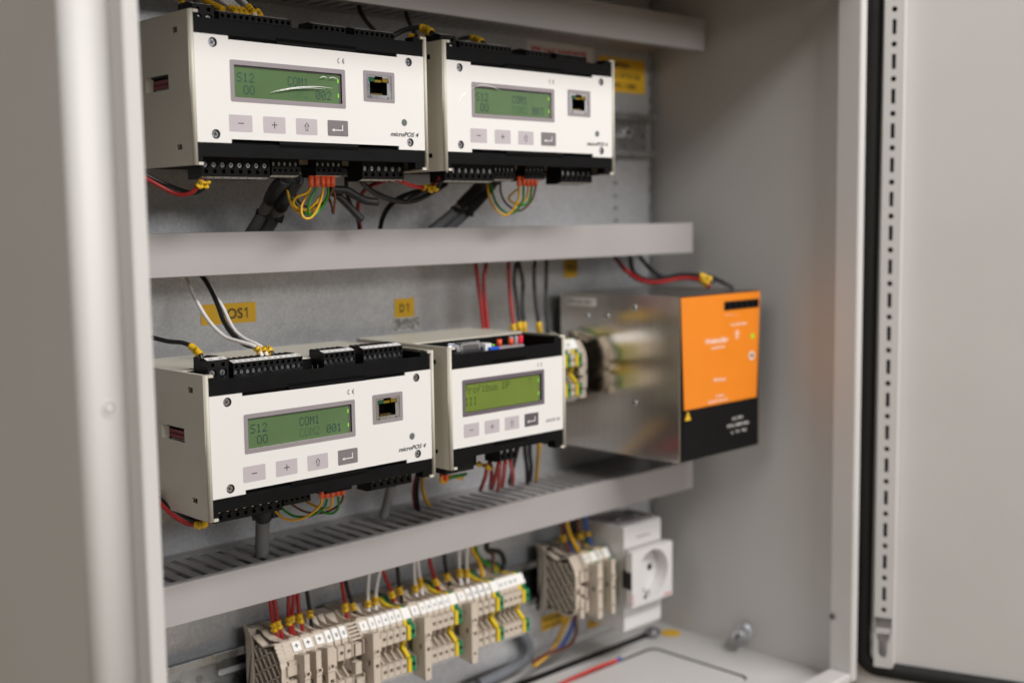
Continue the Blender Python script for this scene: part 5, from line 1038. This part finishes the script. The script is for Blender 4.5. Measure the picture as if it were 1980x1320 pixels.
# small group left of the socket
def place_low(pr, x, label, cat='terminal', grp='terminals of the small group left of the socket'):
    o = copy_tree(pr, (x, TY, TZ)); return tag(o, label, cat, grp)
eb = end_bracket(9.0); eb.location = Vector((395.5, TY, TZ))*S; tag(eb, 'beige end bracket with lattice side, left of the small terminal group', 'end bracket')
eb2 = groove_block(6.5); place_own(eb2, 404.6, 'narrow beige cover block beside the small group end bracket', 'terminal')
dt = disconnect_terminal(9.4, 9.0, True, 3.0, lab='4'); place_own(dt, 411.3, 'tall fronted disconnect terminal in the small group, left one', 'terminal', 'tall terminals of the small group')
place_low(prE, 420.8, 'earth terminal between the tall fronts of the small group')
dt2 = disconnect_terminal(8.4, 7.0, True, 3.4, lab='5'); place_own(dt2, 429.4, 'tall fronted disconnect terminal in the small group, right one', 'terminal', 'tall terminals of the small group')
place_low(prE, 438.2, 'earth terminal of the small group nearest the socket')

# ------------------------------------------------------------------ power socket
X0, X1 = 449.0, 502.0; T = thing('power_socket', 'pale grey rail mounted mains socket with round recess, lower right of the plate', 'socket', (X0, 46, -427))
def ps(n, mb, bevel=0, seg=2):
    mb.v = [(v[0]-X0, v[1]-46, v[2]+427) for v in mb.v]; return build(n, mb, T, bevel=bevel, seg=seg)
b = M()
prof = [(117, -330), (104, -328), (60, -327), (58.5, -329), (58.5, -424), (60, -427), (104, -424), (117, -420)]
b.prism(prof, X0, X1, 'socket'); ps('body', b, 1.2)
b = M()
b.box(X0+2, X1-2, 66, 98, -327.2, -325.6, 'bezel'); b.prism(circ(478, -327, 9, 20), 57.7, 58.4, 'socket', 'y') if False else None
for i in range(2): b.cyl((X0+14+i*24, 80, -325.7), (0, 0, 1), 6.5, 1.2, 'steel_dark')
ps('wire_entries', b, .3)
b = M(); b.box(X0+17, X0+36, 57.9, 58.5, -340.5, -339.3, 'bezel'); ps('finger_groove', b, .3)
cx, cz = 473.5, -371.5
b = M(); b.cell(XZ(52.1), (X0+1, X1-1.5, -398, -348), circ(cx, cz, 22.5, 32), 'bezel', 6.3, 'bezel', None)
for p, q in (((X0+1, -398), (X0+1, -348)), ((X0+1, -348), (X1-1.5, -348)), ((X1-1.5, -348), (X1-1.5, -398)), ((X1-1.5, -398), (X0+1, -398))): b.face([(p[0], 52.1, p[1]), (q[0], 52.1, q[1]), (q[0], 58.4, q[1]), (p[0], 58.4, p[1])], 'bezel')
ps('collar', b)
b = M(); b.cell(XZ(44.8), (443.6, 501.2, -398.6, -347.6), circ(cx, cz, 21.5, 40), 'socket', 13.4, 'socket', 'socket')
pf = [(443.6, -398.6), (501.2, -398.6), (501.2, -347.6), (443.6, -347.6)]
for i in range(4):
    p, q = pf[i], pf[(i+1) % 4]; b.face([(p[0], 44.8, p[1]), (q[0], 44.8, q[1]), (q[0], 52, q[1]), (p[0], 52, p[1])], 'socket')
fr = ps('front_plate', b, 0)
b = M()
for sgn in (-1, 1): b.cyl((cx+sgn*10.8, 58.1, cz), (0, -1, 0), 3.2, .15, 'void', 18)
ps('pin_openings', b)
b = M()
for sgn in (1, -1):
    b = M(); b.box(cx-3, cx+3, 50, 58.1, cz+sgn*19.4-.8, cz+sgn*19.4+.8, 'silver'); ps('ground_clip', b, .4)
b = M(); b.cyl((462, 44.9, -391.5), (0, -1, 0), 3.4, .5, 'silver', 18, r2=2.8); ps('screw', b)
b = M(); b.prism([(443.5, -368), (443.3, -368), (443.3, -380), (443.5, -380)], 46, 50, 'rubber', 'y'); b.box(443.2, 443.55, 45.4, 51.8, -382, -366, 'rubber'); b.box(444.4, 448.8, 52.1, 57, -382, -366, 'rubber'); ps('latch', b)
b = M(); b.box(489, 500, 44.62, 44.78, -396.8, -395.6, 'warn_red'); b.box(444.6, 445.3, 44.62, 44.78, -397, -386, 'warn_red'); ps('printed_mark', b)

# ------------------------------------------------------------------ wires
CM = {'black': 'wire_black'}
for (c, r, pts, lab, mks, fer, grp, shrink, cat) in WIRES:
    o0 = Vector(pts[0]); b = M(); sp = spline([Vector(p)-o0 for p in pts], 8); n = len(sp)
    b.tube(sp, r, CM.get(c, c), 12 if r > 2.5 else 9)
    base = build('cable' if cat == 'cable' else 'wire', b); base.location = o0*S; tag(base, lab, cat, grp)
    def seg_pts(a, z): 
        i0 = int(a*(n-1)); i1 = max(i0+1, int(math.ceil(z*(n-1)))); return sp[i0:i1+1]
    for a, z in mks:
        L = seg_pts(a, z)
        b = M(); k = len(L)
        b.tube(L, r*1.5, 'marker_yellow', 8, rfun=lambda t: r*(1.62 if (t < .18 or t > .82) else 1.42)); mo = build('marker_sleeve', b, base)
        mid = L[len(L)//2]; d = (L[-1]-L[0]).normalized(); tocam = (CAM-(mid+o0)).normalized(); side = d.cross(tocam).normalized(); nn = side.cross(d).normalized()
        if nn.dot(tocam) < 0: nn = -nn
        b = M()
        def pl(a_, h_): return tuple(mid+side*(h_-r*.9)+d*a_+nn*r*1.58)
        text(b, '+' if 'lower terminal row' in lab and c == 'red' else random.choice(['2 9', '1 0', '2 4', '0', '12']), 0, 0, r*1.7, 'ink', 0, plane=pl, anchor='c', bold=.01); build('lettering', b, mo)
        # flared tab of the marker
        b = M(); q = mid-d*r*.9; s2 = side*(r*1.9)
        for off_ in (-1, 1):
            c0 = mid+d*off_*r*1.1
            for sg in (1,): b.tube([c0+nn*r*.2, c0+nn*r*.2+side*r*1.9], r*.75, 'marker_yellow', 6)
        build('marker_tab', b, mo)
    if shrink:
        L = seg_pts(*shrink); b = M(); b.tube(L, r*(1.3 if 'collar' in lab else 1.12), 'sleeve', 12); build('shrink_sleeve', b, base)
    if fer:
        L = seg_pts(*fer); p0 = L[0]; b = M(); p9 = L[-1]; rf = 1.8
        b.tube([p0+Vector((0, 0, 2)), Vector((p0.x, p0.y, p0.z-2.6)), Vector((p0.x, p0.y, p0.z-5.4))], rf, 'ferrule_orange', 12, rfun=lambda t: rf*(1.02-.08*t)); build('ferrule', b, base)
b = M(); tip = Vector(WIRES[-1][2][-1]); b.cyl(tip, (1, .35, 0), 2.3, 6, 'blue', 12); tp = build('ferrule', b, None); 
wl = [o for o in bpy.data.objects if o.get('label') == WIRES[-1][3]][0]; tp.parent = wl; tp.location = -wl.location
# cable ties
def tie(label, a, b_, r, dz=0):
    a, b_ = Vector(a), Vector(b_); mid = (a+b_)/2; t = thing('cable_tie', label, 'cable tie', mid, 'black cable ties around the grey cables')
    ax = (b_-a); L = ax.length/2+r+1; ax.normalize(); cd_ = (CAM-mid).normalized(); n1 = (cd_-ax*cd_.dot(ax)).normalized()
    m = M(); pts = []
    for i in range(25):
        w = 2*math.pi*i/24; pts.append(ax*math.cos(w)*L+n1*math.sin(w)*(r+1))
    up_ = ax.cross(n1).normalized()
    for i in range(24):
        p, q = pts[i], pts[i+1]; k = 1.0
        pi_, qi_ = p*.9, q*.9
        m.face([p+up_*1.9, q+up_*1.9, q-up_*1.9, p-up_*1.9], 'rubber', True); m.face([p+up_*1.9, q+up_*1.9, qi_+up_*1.9, pi_+up_*1.9], 'rubber'); m.face([p-up_*1.9, q-up_*1.9, qi_-up_*1.9, pi_-up_*1.9], 'rubber')
    build('band', m, t)
    m = M(); c = ax*L*.8+n1*(r*.8); 
    for s1 in (0,):
        P = [c+ax*x_+n1*y_+up_*z_ for x_ in (-2.8, 2.8) for y_ in (-1.8, 3) for z_ in (-3, 3)]
        n_ = len(m.v); m.v += [tuple(p) for p in P]
        for q in ((0, 1, 3, 2), (4, 6, 7, 5), (0, 4, 5, 1), (2, 3, 7, 6), (0, 2, 6, 4), (1, 5, 7, 3)): m.f.append(tuple(n_+i for i in q)); m.mi.append(m.idx('rubber')); m.sm.append(False)
    build('head', m, t, bevel=.6)
def at(label, f):
    w_ = [t for t in WIRES if t[3] == label][0]; sp = spline(w_[2], 8); return sp[int(f*(len(sp)-1))]
tie('black cable tie around the strapped cables under the upper left module', at(WIRES[2][3], .42), at(WIRES[3][3], .40), 4.0)
ua = [t[3] for t in WIRES if 'pair under the upper right module' in t[3]]
tie('black cable tie around the cables under the upper right module', at(ua[0], .45), at(ua[1], .45), 4.2)
lc = [t for t in WIRES if 'black collar' in t[3]][0]
p_ = at(lc[3], .22); tie('black cable tie on the cable entering the lowest duct', p_-Vector((.5, 0, 0)), p_+Vector((.5, 0, 0)), 6.2)
